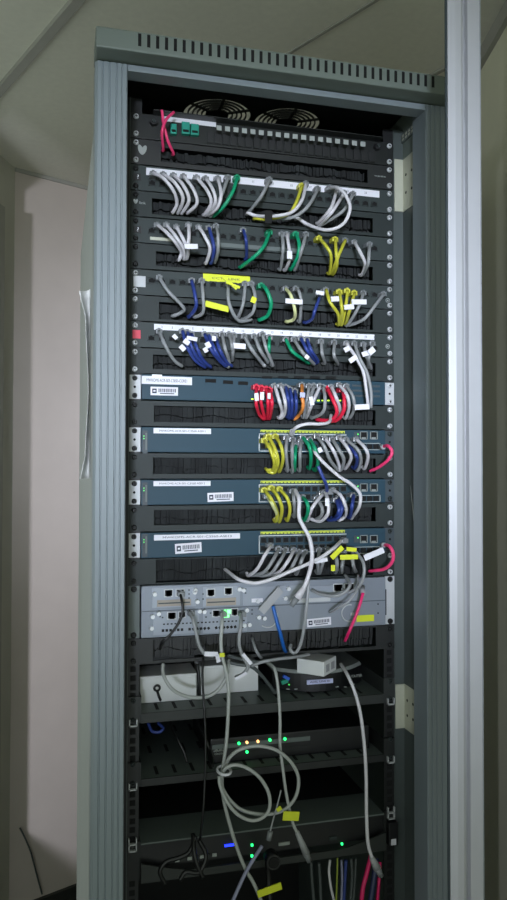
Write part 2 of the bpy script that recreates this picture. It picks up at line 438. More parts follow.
# --- k=-2 : black panel with white port squares
t = thing('fibre_patch_panel', 'black panel with white port squares at the very top of the cabinet', 'patch panel', (0, 0, zk(-1)))
plate(MB(), -2, 1).build('faceplate', M['pblack'], t)
bx('chassis', M['black'], -.215, .215, .0032, .2, zk(-1)+.003, zk(-2)-.003, t)
bx('front_ledge', M['pblack'], -.205, .213, -.02, -.0006, zk(-1.96), zk(-2.0)-.0002, t, .001)
sticker(t, (162, 117.5, 216, 124), M['white'], 'label_strip', -.0008)
for i in range(18):
    px = 219+i*8.46; py = 128+i*.95
    s = sticker(t, (px-2.5, py-2.4, px+2.5, py+2.4), M['logo'], 'label', -.0205)  # white squares coloured grey to stand for the shade on them
for i in range(22):
    px = 210+i*7.7; py = 138+i*.92; x0, x1, z0, z1 = rect(px-3, py-5.5, px+3, py+5.5, -.0005)
    MB().box(x0, x1, -.0035, -.0004, z0, z1, .0006).box(x0+.001, x1-.001, -.0042, -.003, z0+.001, z0+.004, mi=1).build('port', [M['black'], M['pblack']], t)
for r in ((181, 124, 189, 136), (190, 126, 198, 137), (170, 126, 176, 136)):
    x0, x1, z0, z1 = rect(*r, -.0005)
    MB().box(x0, x1, -.010, -.0004, z0, z1, .0012).box(x0+.002, x1-.002, -.0106, -.0098, z0+.003, z0+.007, mi=1).build('adapter', [M['teal'], M['hole']], t, label='teal fibre adapter')
for px, py in ((153.5, 122), (377.5, 146.5)):
    c = P(px, py, -.004); MB().cyl((c.x, -.0004, c.z), (c.x, -.009, c.z), .0068, .006, 20).cyl((c.x, -.009, c.z), (c.x, -.0105, c.z), .0035, .003, 16, mi=1).build('knob', [M['dev'], M['patch']], t)
screws(t, -2, 1, M['chrome'], M['chrome'])
# --- k=-1
t = manager(-1, 'near black cable manager with leaf emblem, directly under the topmost panel', M['mgrd'], (-.19, .19, .25, .80), ml=M['chrome'], mr=M['chrome'])
vlogo(t, 142, 150, .017, M['logo'])
c = P(380, 176.5, 0); text('optic', c.x, c.z, .0035, -.0006, M['logo'], t, width=.022)
# --- white strip patch panels etc.
XS24 = [P(152, 185, 0).x+(P(374, 188, 0).x-P(152, 185, 0).x)*i/23 for i in range(24)]
def patchpanel(k, label, strip, zf=.66):
    t = thing('network_patch_panel', label, 'patch panel', (0, 0, zk(k+1)), 'copper patch panels in the rack')
    plate(MB(), k, 1).build('faceplate', M['patch'], t)
    bx('rear_tray', M['black'], -.215, .215, .0032, .09, zk(k+1)+.004, zk(k)-.004, t)
    if strip:
        st = bx('label_strip', M['white'], strip[0], strip[1], -.0022, -.0004, zk(k+strip[3]), zk(k+strip[2]), t, .0004)
        for i in range(24):
            if i % 2 == 0 or k == 6: text(str(i+1), XS24[i], zk(k+(strip[2]+strip[3])/2), .0036, -.0023, M['ink'], st, 'number')
    ports(t, XS24, [zk(k+zf)])
    screws(t, k, 1, M['bscrew'] if k < 4 else M['chrome'], M['chrome'])
    return t
xl = P(146, 172, 0).x; xr = P(379, 192, 0).x
p0 = patchpanel(0, 'patch panel with white number strip, highest of the copper patch panels', (xl, xr, .10, .38))
sticker(p0, (133.5, 173.5, 141, 180.5), M['black'], 'ear_sticker'); text('?', P(138, 177, 0).x, P(138, 177, 0).z, .007, -.0013, M['white'], p0)
m1 = manager(1, 'slotted cable manager below the highest white striped patch panel, small leaf logo', M['mgr'], (P(152, 205, 0).x, .20, .25, .86), ml=M['bscrew'])
vlogo(m1, 135.5, 201.5, .008, M['logo']); c = P(142.5, 203, 0); text('link', c.x, c.z, .004, -.0006, M['logo'], m1, width=.011)
p2 = patchpanel(2, 'plain grey patch panel second from top, with grey, blue, green and yellow cables', None, .50)
sticker(p2, (133.5, 226, 141.5, 233), M['black'], 'ear_sticker'); text('?', P(138, 229.5, 0).x, P(138, 229.5, 0).z, .007, -.0013, M['white'], p2)
for (a, bb) in ((.06, 0), ):
    bx('label_strip', M['zinc'], P(150, 240, 0).x, P(180, 240, 0).x, -.0012, -.0004, zk(2.86), zk(2.74), p2, .0003)
    bx('label_strip', M['rail'], P(215, 240, 0).x, P(300, 240, 0).x, -.0012, -.0004, zk(2.92), zk(2.76), p2, .0003)
m3 = manager(3, 'slotted cable manager between the second and third patch panels', M['mgr'], (P(156, 255, 0).x, .20, .28, .84))
p4 = patchpanel(4, 'patch panel third from top with a yellow tape label across it', None, .42)
sticker(p4, (133.5, 276, 145.5, 287), M['ear'], 'ear_sticker')
sticker(p4, (203, 275, 250, 282.5), M['yel'], 'yellow_label', -.0004)
c = P(226, 279, 0); text('CCTV LINK', c.x, c.z, .0035, -.0014, M['ink'], p4, width=.05)
m5 = manager(5, 'slotted cable manager between the third and fourth patch panels', M['mgr'], (P(159, 312, 0).x, .20, .22, .88), ml=M['chrome'])
p6 = patchpanel(6, 'patch panel fourth from top with long white label strip and red ear sticker', (P(154, 329, 0).x, P(374, 342, 0).x, .08, .30), .62)
sticker(p6, (132.5, 330, 140.5, 338.5), M['red'], 'ear_sticker')
m7 = manager(7, 'slotted cable manager between the fourth patch panel and the topmost switch', M['mgr'], (P(153, 362, 0).x, .205, .25, .80), ml=M['chrome'])
for t, py in ((p4, 300.5), (p6, 346.5)):
    c = P(387.5, py, 0); b = MB(); b.tube([(c.x+.0036*math.cos(a*.449), -.001, c.z+.0036*math.sin(a*.449)) for a in range(14)], .0007, 6, closed=True)
    b.cyl((c.x, -.0004, c.z), (c.x, -.0014, c.z), .0014, n=10); b.build('ear_mark', M['logo'], t)

# --- switches
def barcode(parent, r, rot=0, Y=-.0008, mark=True):
    x0, x1, z0, z1 = rect(*r, Y); cx, cz = (x0+x1)/2, (z0+z1)/2; w, h = x1-x0, z1-z0
    R = Matrix.Rotation(-rot, 3, 'Y')
    s = MB().box(x0, x1, Y-.0006, Y, z0, z1, .0005, rot=R).build('barcode_label', M['white'], parent)
    b = MB()
    def rb(a0, a1, c0, c1, mi=0):
        o = R @ Vector(((a0+a1)/2, 0, (c0+c1)/2)); b.box(cx+o.x-(a1-a0)/2, cx+o.x+(a1-a0)/2, Y-.0009, Y-.0005, cz+o.z-(c1-c0)/2, cz+o.z+(c1-c0)/2, mi=mi, rot=R)
    rb(-.44*w, -.28*w, -.26*h, .28*h)
    a = -.22*w; i = 0
    while a < .42*w:
        ww = w*(.012, .02, .010, .028)[i % 4]; rb(a, a+ww, -.12*h, .30*h); a += ww*1.9; i += 1
    rb(-.16*w, .36*w, -.32*h, -.22*h)
    b.build('barcode', M['ink'], s)
    c = MB(); o = R @ Vector((-.36*w, 0, .01*h)); c.box(cx+o.x-.04*w, cx+o.x+.04*w, Y-.0012, Y-.0008, cz+o.z-.09*h, cz+o.z+.09*h, rot=R); c.build('mark', M['white'], s)
def switch(k, label, lab, txt, bar, barrot, py0, upl=False):
    t = thing('network_switch', label, 'network switch', (0, 0, zk(k+1)), 'rack switches')
    g = .001; zt, zb = zk(k)-g, zk(k+1)+g
    bx('chassis', M['swd'], -.2215, .2215, .004, .26, zb, zt, t)
    bx('front_panel', M['sw'], -.2215, .2215, -.006, .0038, zb, zt, t, .0012)
    for s in (-1, 1):
        e = bx('mounting_ear', M['ear'] if s < 0 or k == 8 else M['swd'], s*.2225, s*.2412, -.0008, .003, zb+.001, zt-.001, t)
        MB().cyl((s*.2325, -.0005, zk(k+.5)), (s*.2325, -.0011, zk(k+.5)), .0022, n=10).build('ear_hole', M['hole'], e)
    ll = sticker(t, lab, M['white'], 'name_label', -.0062, .0006)
    x0, x1, z0, z1 = rect(*lab, -.007); text(txt, (x0+x1)/2, (z0+z1)/2, (z1-z0)*.38, -.0069, M['ink'], ll, width=(x1-x0)*.8)
    if bar: barcode(t, bar, barrot, -.0062)
    screws(t, k, 1, M['bscrew'], M['chrome'] if k == 8 else M['patch'])
    if k != 8:
        x0, x1, z0, z1 = rect(142.5, py0+3, 147.5, py0+26, -.0062)
        sp = bx('status_panel', M['swd'], x0, x1, -.0068, -.006, z0, z1, t)
        for q in range(5): bx('led', M['gled2'] if q in (1, 2) else M['patch'], x0+.0012, x0+.0032, -.0075, -.0066, z1-.006-q*.0042, z1-.0044-q*.0042, sp)
        MB().box(x1-.0035, x1-.0008, -.0072, -.0066, z0+.006, z1-.004).build('print', M['rail'], sp)
    else:
        for (a, bq, c_, d) in ((152, 374.5, 162, 379.5), (205, 379, 216, 382.5), (223, 380.5, 233, 384), (238, 381.5, 248, 385)):
            sticker(t, (a, bq, c_, d), M['chrome'] if a < 160 else M['hole'], 'front_slot', -.0061, .0009)
        for q in range(5): sticker(t, (262+q*16, 376.2, 272+q*16, 378.6), M['hole'], 'front_slot', -.0061, .0008)
    # port block
    xa, xb = P(259, py0+14, 0).x, P(345, py0+14, 0).x
    if k != 8:
        ss = bx('port_strip', M['strip'], xa+.001, xb-.003, -.0068, -.006, zk(k+.17), zk(k+.07), t)
        n = 24; b = MB()
        for q in range(n): xx = xa+.003+(xb-xa-.009)*q/(n-1); b.box(xx-.0006, xx+.0012, -.0072, -.0066, zk(k+.165), zk(k+.12))
        b.build('port_numbers', M['dark_ink'], ss)
        b = MB(); zz0, zz1 = zk(k+.92), zk(k+.22)
        for r in ((xa-.002, xb, zz1-.0012, zz1), (xa-.002, xb, zz0, zz0+.0012), (xa-.002, xa-.0008, zz0, zz1)): b.box(r[0], r[1], -.0072, -.006, r[2], r[3])
        b.build('port_outline', M['wbox'], t)
    xs = [xa+.006+(xb-xa-.012)*q/11 for q in range(12)]
    for q, fz in enumerate((.40, .72)):
        for x in xs:
            z = zk(k+fz); b = MB(); b.box(x-.0056, x+.0056, -.0082, -.006, z-.0052, z+.0052); b.box(x-.0044, x+.0044, -.0084, -.008, z-.0040, z+.0036, mi=1)
            b.build('port', [M['patch'], M['hole']], t)
    if k != 8:
        # two uplink jacks above a row of module cages
        for px in (363.5, 373.5):
            c = P(px, py0+8, -.006); b = MB(); w = .0072
            for r in ((-w, w, w-.0012, w), (-w, w, -w, -w+.0012), (-w, -w+.0012, -w, w), (w-.0012, w, -w, w)): b.box(c.x+r[0], c.x+r[1], -.0085, -.006, c.z+r[2], c.z+r[3])
            b.box(c.x-w+.001, c.x+w-.001, -.0066, -.006, c.z-w+.001, c.z+w-.001, mi=1); b.box(c.x-.004, c.x+.004, -.0075, -.006, c.z-w, c.z-w+.004)
            b.build('uplink_jack', [M['devg'], M['hole']], t)
        c = P(357, py0+8, -.006); b = MB(); b.box(c.x-.006, c.x+.003, -.0075, -.006, c.z-.006, c.z+.006); b.box(c.x, c.x+.0022, -.0085, -.007, c.z+.001, c.z+.0035, mi=1); b.build('console_jack', [M['swd'], M['gled2']], t)
        x0, x1, z0, z1 = rect(353, py0+15.5, 380, py0+22.5, -.006); b = MB()
        for r in ((x0, x1, z1-.0012, z1), (x0, x1, z0, z0+.0012), (x0, x0+.0012, z0, z1), (x1-.0012, x1, z0, z1)): b.box(r[0], r[1], -.0085, -.006, r[2], r[3])
        for q in range(4): b.box(x0+.002+q*(x1-x0-.003)/4, x0+(q+1)*(x1-x0-.003)/4, -.0072, -.006, z0+.002, z1-.002, mi=1)
        b.build('module_cage', [M['logo'], M['hole']], t)
    return t
swA = switch(8, 'blue grey switch with red cables, topmost of the rack switches', (141.5, 376.5, 192, 384.5), 'MWKOMS-ACR-S03-C3850-CORE1', (150.5, 387, 178, 395.5), 0, 376)
swB = switch(10, 'blue grey switch second from top, without a barcode sticker', (153.5, 428.3, 211, 433.7), 'MWKOMS-ACR-S01-C3560-AS011', None, 0, 427.5)
swC = switch(12, 'blue grey switch third from top, barcode sticker right of its name label', (153.5, 481, 210.5, 486), 'MWKOMS-ACR-S01-C3560-AS012', (207.5, 492.5, 233.5, 501.5), .03, 479.5)
swD = switch(14, 'blue grey switch just above the silver router, second from left barcode below label', (154, 534, 240, 539.5), 'MWKOMS-ACR-S01-C3560-AS013', (175, 543, 201.5, 553), .05, 531)
swD['label'] = 'lowest blue grey switch, with drooping grey cables just above the silver router'
for q in range(3): sticker(swA, (352+0, 385+q*5, 380, 387+q*5), M['swd'], 'front_vent', -.0061, .0008)
for q, (px, py) in enumerate(((252.5, 399), (272, 399.5), (292, 399), (318.5, 400.5), (323, 400.5), (328.5, 400.5), (340, 400.5))):
    c = P(px, py, -.0086); bx('port_led', M['yled'], c.x-.0018, c.x+.0018, -.0090, -.006, c.z-.0010, c.z+.0010, swA)
manager(9, 'cable manager directly below the topmost switch, behind red and blue loops', M['mgr'], (P(154, 413, 0).x, .205, .20, .82))
manager(11, 'cable manager directly below the second switch, behind yellow and green loops', M['mgr'], (P(153, 466, 0).x, .205, .18, .80))
manager(13, 'cable manager directly below the third switch, beneath yellow loops', M['mgr'], (P(154, 518, 0).x, .205, .18, .75))
manager(15, 'open cable manager between the lowest switch and the silver router', M['mgr'], (P(156, 570, 0).x, .20, .06, .94))

# --- router, two units tall
rt = thing('router', 'silver modular router two units tall below the four switches', 'router', (0, 0, zk(18)))
bx('chassis', M['swd'], -.2175, .2175, .004, .30, zk(18)+.001, zk(16)-.001, rt)
Yf = -.006
bx('front_panel', M['silver'], -.2205, .2215, Yf, .0038, zk(18)+.0012, zk(16)-.0012, rt, .0012)
bx('mounting_ear', M['rail'], -.2412, -.2225, -.0008, .003, zk(18)+.001, zk(16)-.001, rt)
e = bx('mounting_ear', M['ear'], .2225, .2412, -.0008, .003, zk(18)+.001, zk(16)-.001, rt)
bx('ear_slot', M['hole'], .2222, .2250, -.0016, -.0008, zk(17.6), zk(16.55), e)
for s in (-1, 1):
    for f in (.14, 1.86): screw(rt, s*.2325, zk(16+f), M['bscrew'], .0052)
bx('seam', M['swd'], -.219, .220, Yf-.0006, Yf+.0002, zk(16.985), zk(16.96), rt)
def rr(r, m, name, th=.001, par=None, bev=.0003): return sticker(par or rt, r, m, name, Yf, th, bev)
def card(r, name='interface_card'): return rr(r, M['silver2'], name, .0012, bev=.0006)
c1 = card((152, 587, 196, 607)); c2 = card((203, 586, 240, 606)); c3 = card((153, 611, 199, 634)); c4 = card((203, 609, 247, 632)); 
c5 = card((243, 586, 305, 604)); c6 = card((309, 585, 357, 601))
Yc = Yf-.0012
def jack(card_, x0, y0, x1, y1):
    a, b_, z0, z1 = rect(x0, y0, x1, y1, Yc)
    q = MB().box(a, b_, Yc-.0016, Yc, z0, z1, .0003).box(a+.0016, b_-.0016, Yc-.0019, Yc-.0012, z0+.0022, z1-.0016, mi=1).box(a+.004, b_-.004, Yc-.0019, Yc-.0012, z0+.001, z1-.0016, mi=1)
    q.build('port', [M['ear'], M['hole']], card_)
for cc, L in ((c1, ((164, 589, 173, 597), (175.5, 588.5, 184.5, 596.5))), (c2, ((206.5, 588.5, 215, 596.5), (224, 587, 232.5, 595))), (c3, ((167, 611.5, 176.5, 619.5), (178, 611, 186, 618))), (c4, ((212, 609.5, 220, 617), (231, 608, 238, 616))), (c6, ((333, 583.5, 343, 591.5), (344, 583, 354, 591)))):
    for r in L: jack(cc, *r)
for cc, r in ((c1, (157, 599.5, 191, 606)), (c2, (206, 598, 236, 605.5))):
    a, b_, z0, z1 = rect(*r, Yc)
    MB().box(a, b_, Yc-.0012, Yc, z0, z1, .0004).box(a+.002, b_-.002, Yc-.0016, Yc-.001, (z0+z1)/2-.001, (z0+z1)/2+.001, mi=1).build('blank_slot', [M['beige'], M['swd']], cc)
for px, py in ((154.5, 594), (158.5, 613.5), (152.5, 616.5), (151.5, 628), (194.5, 592), (197, 601.5), (195, 590), (239, 589), (243, 590), (199.5, 611), (204, 611.5), (246.5, 610), (244, 625), (249, 624.5), (257.5, 601), (258.5, 617), (264, 618), (288, 588.5), (285, 598)):
    c = P(px, py, Yc); MB().cyl((c.x, Yf, c.z), (c.x, Yc-.006, c.z), .0038, .0034, 14).build('thumbscrew', M['chrome'], rt)
# vents: a row of small holes over a row of slanted ones, and marker squares
b = MB()
for i in range(22):
    c = P(164+i*3.8, 624.2-i*.17, Yc); b.box(c.x-.0016, c.x+.0016, Yc-.0004, Yc+.0002, c.z-.0011, c.z+.0011)
    if i % 7 != 6:
        c = P(163+i*3.8, 630.6-i*.20, Yc); b.box(c.x-.0022, c.x+.0022, Yc-.0004, Yc+.0002, c.z-.0022, c.z+.0022, rot=Matrix.Rotation(-.5 if i > 7 else 0, 3, 'Y'))
b.build('vent_holes', M['hole'], rt)
for px, py in ((160, 613), (160, 616.5), (162.5, 617.5), (189, 590), (189, 594), (189, 598), (203, 594), (203, 599), (245.5, 589), (245.5, 593), (206, 612.5), (206, 617), (210.5, 613), (252, 610), (252, 614)):
    c = P(px, py, Yc); bx('indicator', M['swd'], c.x-.0014, c.x+.0014, Yc-.0008, Yc+.0004, c.z-.0012, c.z+.0012, rt)
for (x0, y0, x1, y1, m) in ((222, 610, 226, 614, 'gdisp'), (226.8, 609.8, 230.5, 613.6, 'gdisp'), (223, 614.6, 229, 617.4, 'gdisp'), (232, 611, 236, 615.5, 'gled2')):
    a, b_, z0, z1 = rect(x0, y0, x1, y1, Yc); bx('led', M[m], a, b_, Yc-.0009, Yc-.0001, z0, z1, rt)
c = P(256, 600.5, Yc); bx('label', M['white'], c.x-.008, c.x+.012, Yc-.0006, Yc, c.z-.003, c.z+.0035, rt)
rr((290, 598, 330, 602), M['ear'], 'latch_bar', .0022)
for px, py, r in ((268, 617.5, .017), (349.5, 613, .015)):
    c = P(px, py, Yf); pts = [(c.x+r*math.cos(a), Yf-.0008, c.z+r*math.sin(a)) for a in [math.radians(75+i*9) for i in range(24)]] if px > 300 else [(c.x+r*math.cos(a), Yf-.0008, c.z+r*math.sin(a)) for a in [math.radians(-130+i*9) for i in range(22)]]
    MB().tube(pts, .0012, 6).build('embossed_arc', M['ear'], rt)
c = P(352, 614, Yf); bx('emblem', M['ear'], c.x-.003, c.x+.004, Yf-.001, Yf, c.z-.0025, c.z+.0025, rt)
barcode(rt, (307, 618, 331, 626), .05, Yf-.0002)
sticker(rt, (356.5, 615, 374, 621.5), M['yel'], 'yellow_label', Yf)
for q, (px, py) in enumerate(((378, 604), (378, 613))):
    c = P(px, py, Yf); MB().cyl((c.x, Yf+.0002, c.z), (c.x, Yf-.0006, c.z), .0014, n=8).build('panel_hole', M['hole'], rt)
# --- k=18 deep black manager
manager(18, 'black cable manager just below the silver router', M['mgrd'], (-.2, .205, .08, .86), brush=M['mgrd'], ml=M['bscrew'], mr=M['bscrew'])

# ------------------------------------------------------------------ patch cables
FLAGC = dict(w=M['white'], y=M['yel'], b=M['velcro'], l=M['lav'])
def flagmesh(par, px, py, w, h, rot, Y, m, name):
    c = P(px, py, Y); s = (c-Vector(CAM)).dot(Vector(AF))/F
    R = Matrix.Rotation(-math.radians(rot), 3, 'Y')
    o = MB().box(c.x-w*s*.53, c.x+w*s*.53, Y-.0012, Y+.0012, c.z-h*s/2, c.z+h*s/2, .0005, rot=R).build(name, m, par)
def plugmesh(par, p, d=Vector((0, -1, 0)), m=None, bootm=None, L=.017):
    b = MB(); x, y, z = p
    b.box(x-.0056, x+.0056, y-L, y, z-.004, z+.004, .0008); b.box(x-.0022, x+.0022, y-L, y-.003, z+.004, z+.0056)
    b.build('plug', m or M['plug'], par)
    if bootm: MB().cyl((x, y-L+.001, z), (x, y-L-.012, z), .0052, .0034, 12).build('boot', bootm, par)
def depth_hang(t, out, y0, y1):
    # port -> out in front of the panel -> back into the slot
    a = min(1, t/.22); base = y0+(-out-y0)*math.sin(a*math.pi/2)
    if t > .55:
        u = (t-.55)/.45; u = u*u*(3-2*u); base = -out+(y1+out)*u
    return base
def arclen(q):
    L = [0]
    for a, b in zip(q, q[1:]): L.append(L[-1]+math.hypot(a[0]-b[0], a[1]-b[1]))
    return [v/L[-1] for v in L]
def row(where, group, items, out=.042, mk=None, yport=-.001, r=.0030, boots=False):
    """items: (colour, 'px,py ...', [flags], {options}); mk: rack unit of the manager that takes the lower end"""
    order = {}
    for i, it in enumerate(items): order.setdefault(WORD[it[0]], []).append((pp(it[1])[0][0], i))
    rank = {}
    for w, l in order.items():
        for n, (_, i) in enumerate(sorted(l)): rank[i] = (n, len(l))
    for i, it in enumerate(items):
        col, s = it[0], it[1]; flags = it[2] if len(it) > 2 else []; op = it[3] if len(it) > 3 else {}
        q = pp(s); tt = arclen(q); L = op.get('plug', True); o_ = op.get('out', out+random.uniform(-.006, .008))
        ys = yport-(.029 if boots else .017) if L else yport-.01
        pts = []
        for (px, py), t in zip(q, tt): pts.append(P(px, py, depth_hang(t, o_, ys, op.get('yend', -.004))))
        kk = op.get('mk', mk)
        if kk is not None:
            e = pts[-1].copy(); lo, hi = zk(kk+.78)+.004, zk(kk+.24)-.004
            pts[-1] = Vector((e.x, -.008, max(min(e.z, hi+.004), lo-.003))); pts.append(Vector((e.x, .004, max(lo, min(hi, e.z+.002)))))
        p0 = P(q[0][0], q[0][1], yport)
        pts[0] = Vector((p0.x, ys, p0.z))
        b = MB(); b.tube(spline(pts, 6), op.get('r', r), 8)
        o = b.build('patch_cable', M['c_'+col], origin=p0)
        n, tot = rank[i]; w = WORD[col]
        tag(o, (f'only {w} patch cable plugged into {where}' if tot == 1 else f'{ORD[n]} {w} patch cable from the left in {where}'), 'cable', group)
        if L: plugmesh(o, p0, m=M['c_'+col] if op.get('cplug') else None, bootm=M['c_'+col] if boots else None)
        for f in flags:
            kind = f[0]; flagmesh(o, f[1], f[2], f[3], f[4], f[5], -(o_+.0075 if len(f) < 7 else f[6]), FLAGC[kind], {'w': 'label_flag', 'y': 'yellow_tag', 'b': 'velcro_wrap', 'l': 'label_flag'}[kind])
# top fibre cables
row('the topmost black panel', 'pink fibre cables at the top', [
 ('pink', '161,113 164,126 168,141 173,154', [], {'out': .03, 'r': .0026, 'plug': False}),
 ('pink', '173,115 166,120 162,133 163,150', [], {'out': .038, 'r': .0026, 'plug': False})], mk=-1, yport=-.0206, boots=False)
row('the highest white striped patch panel', 'cables of the highest patch panel', [
 ('pale', '152,177 163,178 173,190 177,203 173,214'), ('pale', '162,178 175,183 183,198 178,214'), ('pale', '172,179 183,185 189,200 182,215'),
 ('pale', '182,180 193,189 197,203 188,213'), ('pale', '195,181 208,192 211,204 204,216'), ('pale', '204,182 213,190 215,203 206,217'),
 ('pale', '216,182 221,195 217,208 208,217'), ('grey', '226,181 222,194 211,216'), ('green', '235,181 233,191 224,206 214,217', [], {'r': .0032, 'cplug': 1}),
 ('grey', '267,183 262,195 249,212'),
 ('pale', '303,187 302,200 292,212 275,216 258,216 248,214', [], {'out': .05}), ('yellow', '299,189 296,203 288,214 268,219 255,219', [('b', 268.5, 217, 7, 13, 0, .062)], {'out': .045, 'cplug': 1}),
 ('grey', '315,192 311,202 302,212 290,218 272,219', [], {'out': .05}),
 ('pale', '327,191 338,188 346,196 350,209 343,224 327,230 309,225 297,219', [], {'out': .062}),
 ('pale', '333,194 331,208 318,223'), ('pale', '341,196 332,212 320,225'), ('grey', '350,197 343,211 321,226')], mk=1)
row('the plain second patch panel', 'cables of the second patch panel', [
 ('pale', '156,228 166,232 175,242 181,252 179,260'), ('pale', '165,228 176,237 183,248 184,259'), ('pale', '175,230 183,239 188,251 186,259'),
 ('pale', '187,228 189,235 188,246 187,258', [('w', 191, 246.5, 13, 5, 4)]), ('pale', '197,230 205,237 210,249 206,263'),
 ('blue', '207,231 213,242 214,251 211,263', [], {'r': .0031}), ('grey', '214,229 218,236 218,250 215,262'), ('blue', '241,233 246,240 246,256'),
 ('green', '267,235 264,246 254,257 241,267', [], {'r': .0033, 'cplug': 1}), ('grey', '279,237 283,248 280,269'),
 ('pale', '284,237 289,248 290,258 285,270', [('w', 289.5, 255, 5, 8, 0)]), ('green', '293,237 299,243 298,255 291,269', [], {'r': .0033, 'cplug': 1}),
 ('grey', '303,237 302,249 295,269'), ('yellow', '316,241 326,246 331,256 329,273', [], {'cplug': 1}), ('yellow', '332,242 336,252 337,264 333,274', [], {'cplug': 1}),
 ('yellow', '342,243 340,252 336,262 331,273'), ('pale', '351,245 360,252 365,264 361,275'), ('grey', '366,247 369,252 368,264 362,275')], mk=3)
row('the patch panel with yellow tape', 'cables of the third patch panel', [
 ('grey', '158,280 168,291 183,307 182,312 173,317'), ('blue', '190,283 195,295 196,307 189,318', [], {'r': .0032}), ('grey', '200,283 203,296 203,312 195,318'),
 ('grey', '226,286 229,303 238,320 250,322', [('y', 217, 306.5, 23, 6, -11, .03), ('y', 230, 283, 17, 3, -38, .052)]), ('grey', '243,286 243,304 237,319', [('y', 233, 285, 14, 2.5, -18, .054)]),
 ('grey', '249,286 255,296 253,312 243,321', [('y', 253.5, 300, 5, 6, -20)]),
 ('green', '259,288 266,289 271,303 268,315 260,320', [], {'r': .0035, 'cplug': 1}), ('pyel', '283,291 291,296 295,311 294,319 287,324', [('w', 294, 301.5, 17, 5, -1)]),
 ('grey', '293,291 299,292 301,302 299,321'), ('blue', '318,295 315,310 312,319 305,324'), ('yellow', '323,292 330,302 338,314 338,325', [('w', 320, 293, 8, 4, -5, .05)]),
 ('yellow', '336,294 341,302 342,311 340,324', [('w', 335, 299, 8, 5, 8)], {'cplug': 1}), ('yellow', '344,293 346,304 344,315 341,325', [], {'cplug': 1}), ('yellow', '351,295 350,309 345,323', [('w', 349, 307, 10, 5, 8)], {'cplug': 1}),
 ('grey', '360,295 358,308 347,326', [('w', 359, 302, 15, 5, 3)]), ('grey', '380,296 374,307 364,319 350,327')], mk=5)
row('the fourth patch panel, red ear sticker', 'cables of the fourth patch panel', [
 ('grey', '158,333 165,345 174,360 181,366'), ('blue', '181,333 187,346 195,360 204,367', [('w', 175, 337, 5, 4, -45), ('w', 182.5, 348, 6, 5, -45)], {'r': .0031}),
 ('blue', '186,334 191,346 199,360 207,366', [('w', 186.5, 342, 6, 5, -35)], {'r': .0031}), ('blue', '190,336 197,348 203,360 210,367', [('w', 192, 338.5, 10, 4, -8)], {'r': .0031}),
 ('blue', '203,336 211,349 219,360 225,366', [('w', 208, 345, 5, 6, 30)], {'r': .0031}), ('blue', '207,337 215,350 222,361 228,366', [('w', 205.5, 350, 4, 5, 30)], {'r': .0031}), ('blue', '213,338 220,350 226,361 231,366', [('w', 214, 338.5, 4, 5, 0)], {'r': .0031}),
 ('grey', '220,336 225,348 229,361 228,367'), ('grey', '227,336 232,346 232,358'), ('grey', '232,337 233,350 232,360', [('w', 238.5, 346, 14, 5.5, -2)]),
 ('grey', '242,338 252,350 262,363 264,366', [], {'r': .0031}), ('grey', '252,338 260,350 267,362', [], {'r': .0031}), ('grey', '260,336 266,348 272,365', [], {'r': .0031}), ('green', '267,339 269,347 268,360'),
 ('green', '283,341 292,351 301,358 308,363', [], {'r': .0031}), ('grey', '291,341 303,353 313,364', [('w', 307, 357, 4, 4, -40)]), ('blue', '298,340 307,350 313,360', [], {'r': .0031}), ('blue', '304,341 311,350 317,361', [], {'r': .0031}),
 ('grey', '318,343 322,353 324,363'), ('grey', '331,344 334,355 337,364'),
 ('pale', '343,345 355,356 363,371 366,388 368,405', [('w', 347, 349, 6, 5, 30), ('w', 353, 359, 9, 5, 35)], {'mk': None, 'yend': -.03}),
 ('grey', '351,345 359,357 367,373 371,392 371,408', [('w', 362, 407, 15, 5.5, 4, .052)], {'mk': None, 'yend': -.035}),
 ('grey', '360,346 366,355 370,368', [('w', 366, 353.5, 8, 5, 20)]), ('grey', '369,345 369,356 367,367', [('w', 371.5, 351, 7, 6, 40)])], mk=7)
SW = dict(mk=None, yport=-.0085, r=.0031)
row('the topmost switch', 'cables looping out of the topmost switch', [
 ('red', '254,388 256,402 259,414 263,419', [('w', 256.5, 397, 4, 8, 5)], {'cplug': 1}), ('red', '259,389 261,402 264,418', [('w', 262, 396, 4, 8, 0)], {'cplug': 1}), ('red', '264,390 268,402 267,418', [], {'cplug': 1}), ('red', '267,391 272,403 269,418', [('w', 269, 396, 3, 6, 0)], {'cplug': 1}),
 ('pale', '272,387 279,400 282,412 279,418'), ('pale', '278,387 285,401 285,412 281,418'), ('blue', '283,388 288,398 289,410 287,417'), ('blue', '287,390 292,400 292,411 289,418'), ('blue', '292,392 296,399 296,410 292,418'),
 ('orange', '299,386 302,395 303,407 299,415 294,419', [('l', 302.5, 395, 5, 5, 0)]), ('grey', '306,387 307,400 303,417'), ('grey', '311,387 309,402 306,416'), ('pale', '317,387 312,404 306,417', [('w', 311.5, 401, 4, 9, 12)]),
 ('grey', '320,388 325,399 323,412 312,418'), ('pale', '328,388 336,397 340,409 338,417'), ('red', '324,390 333,400 337,412 331,420 318,420', [], {'r': .0034, 'cplug': 1}), ('red', '339,391 344,398 344,410 337,420 326,421', [], {'r': .0034, 'cplug': 1}),
 ('pale', '336,386 347,395 349,407 345,418'), ('grey', '343,387 353,397 354,409 349,418')], out=.05, **{**SW, 'mk': 9})
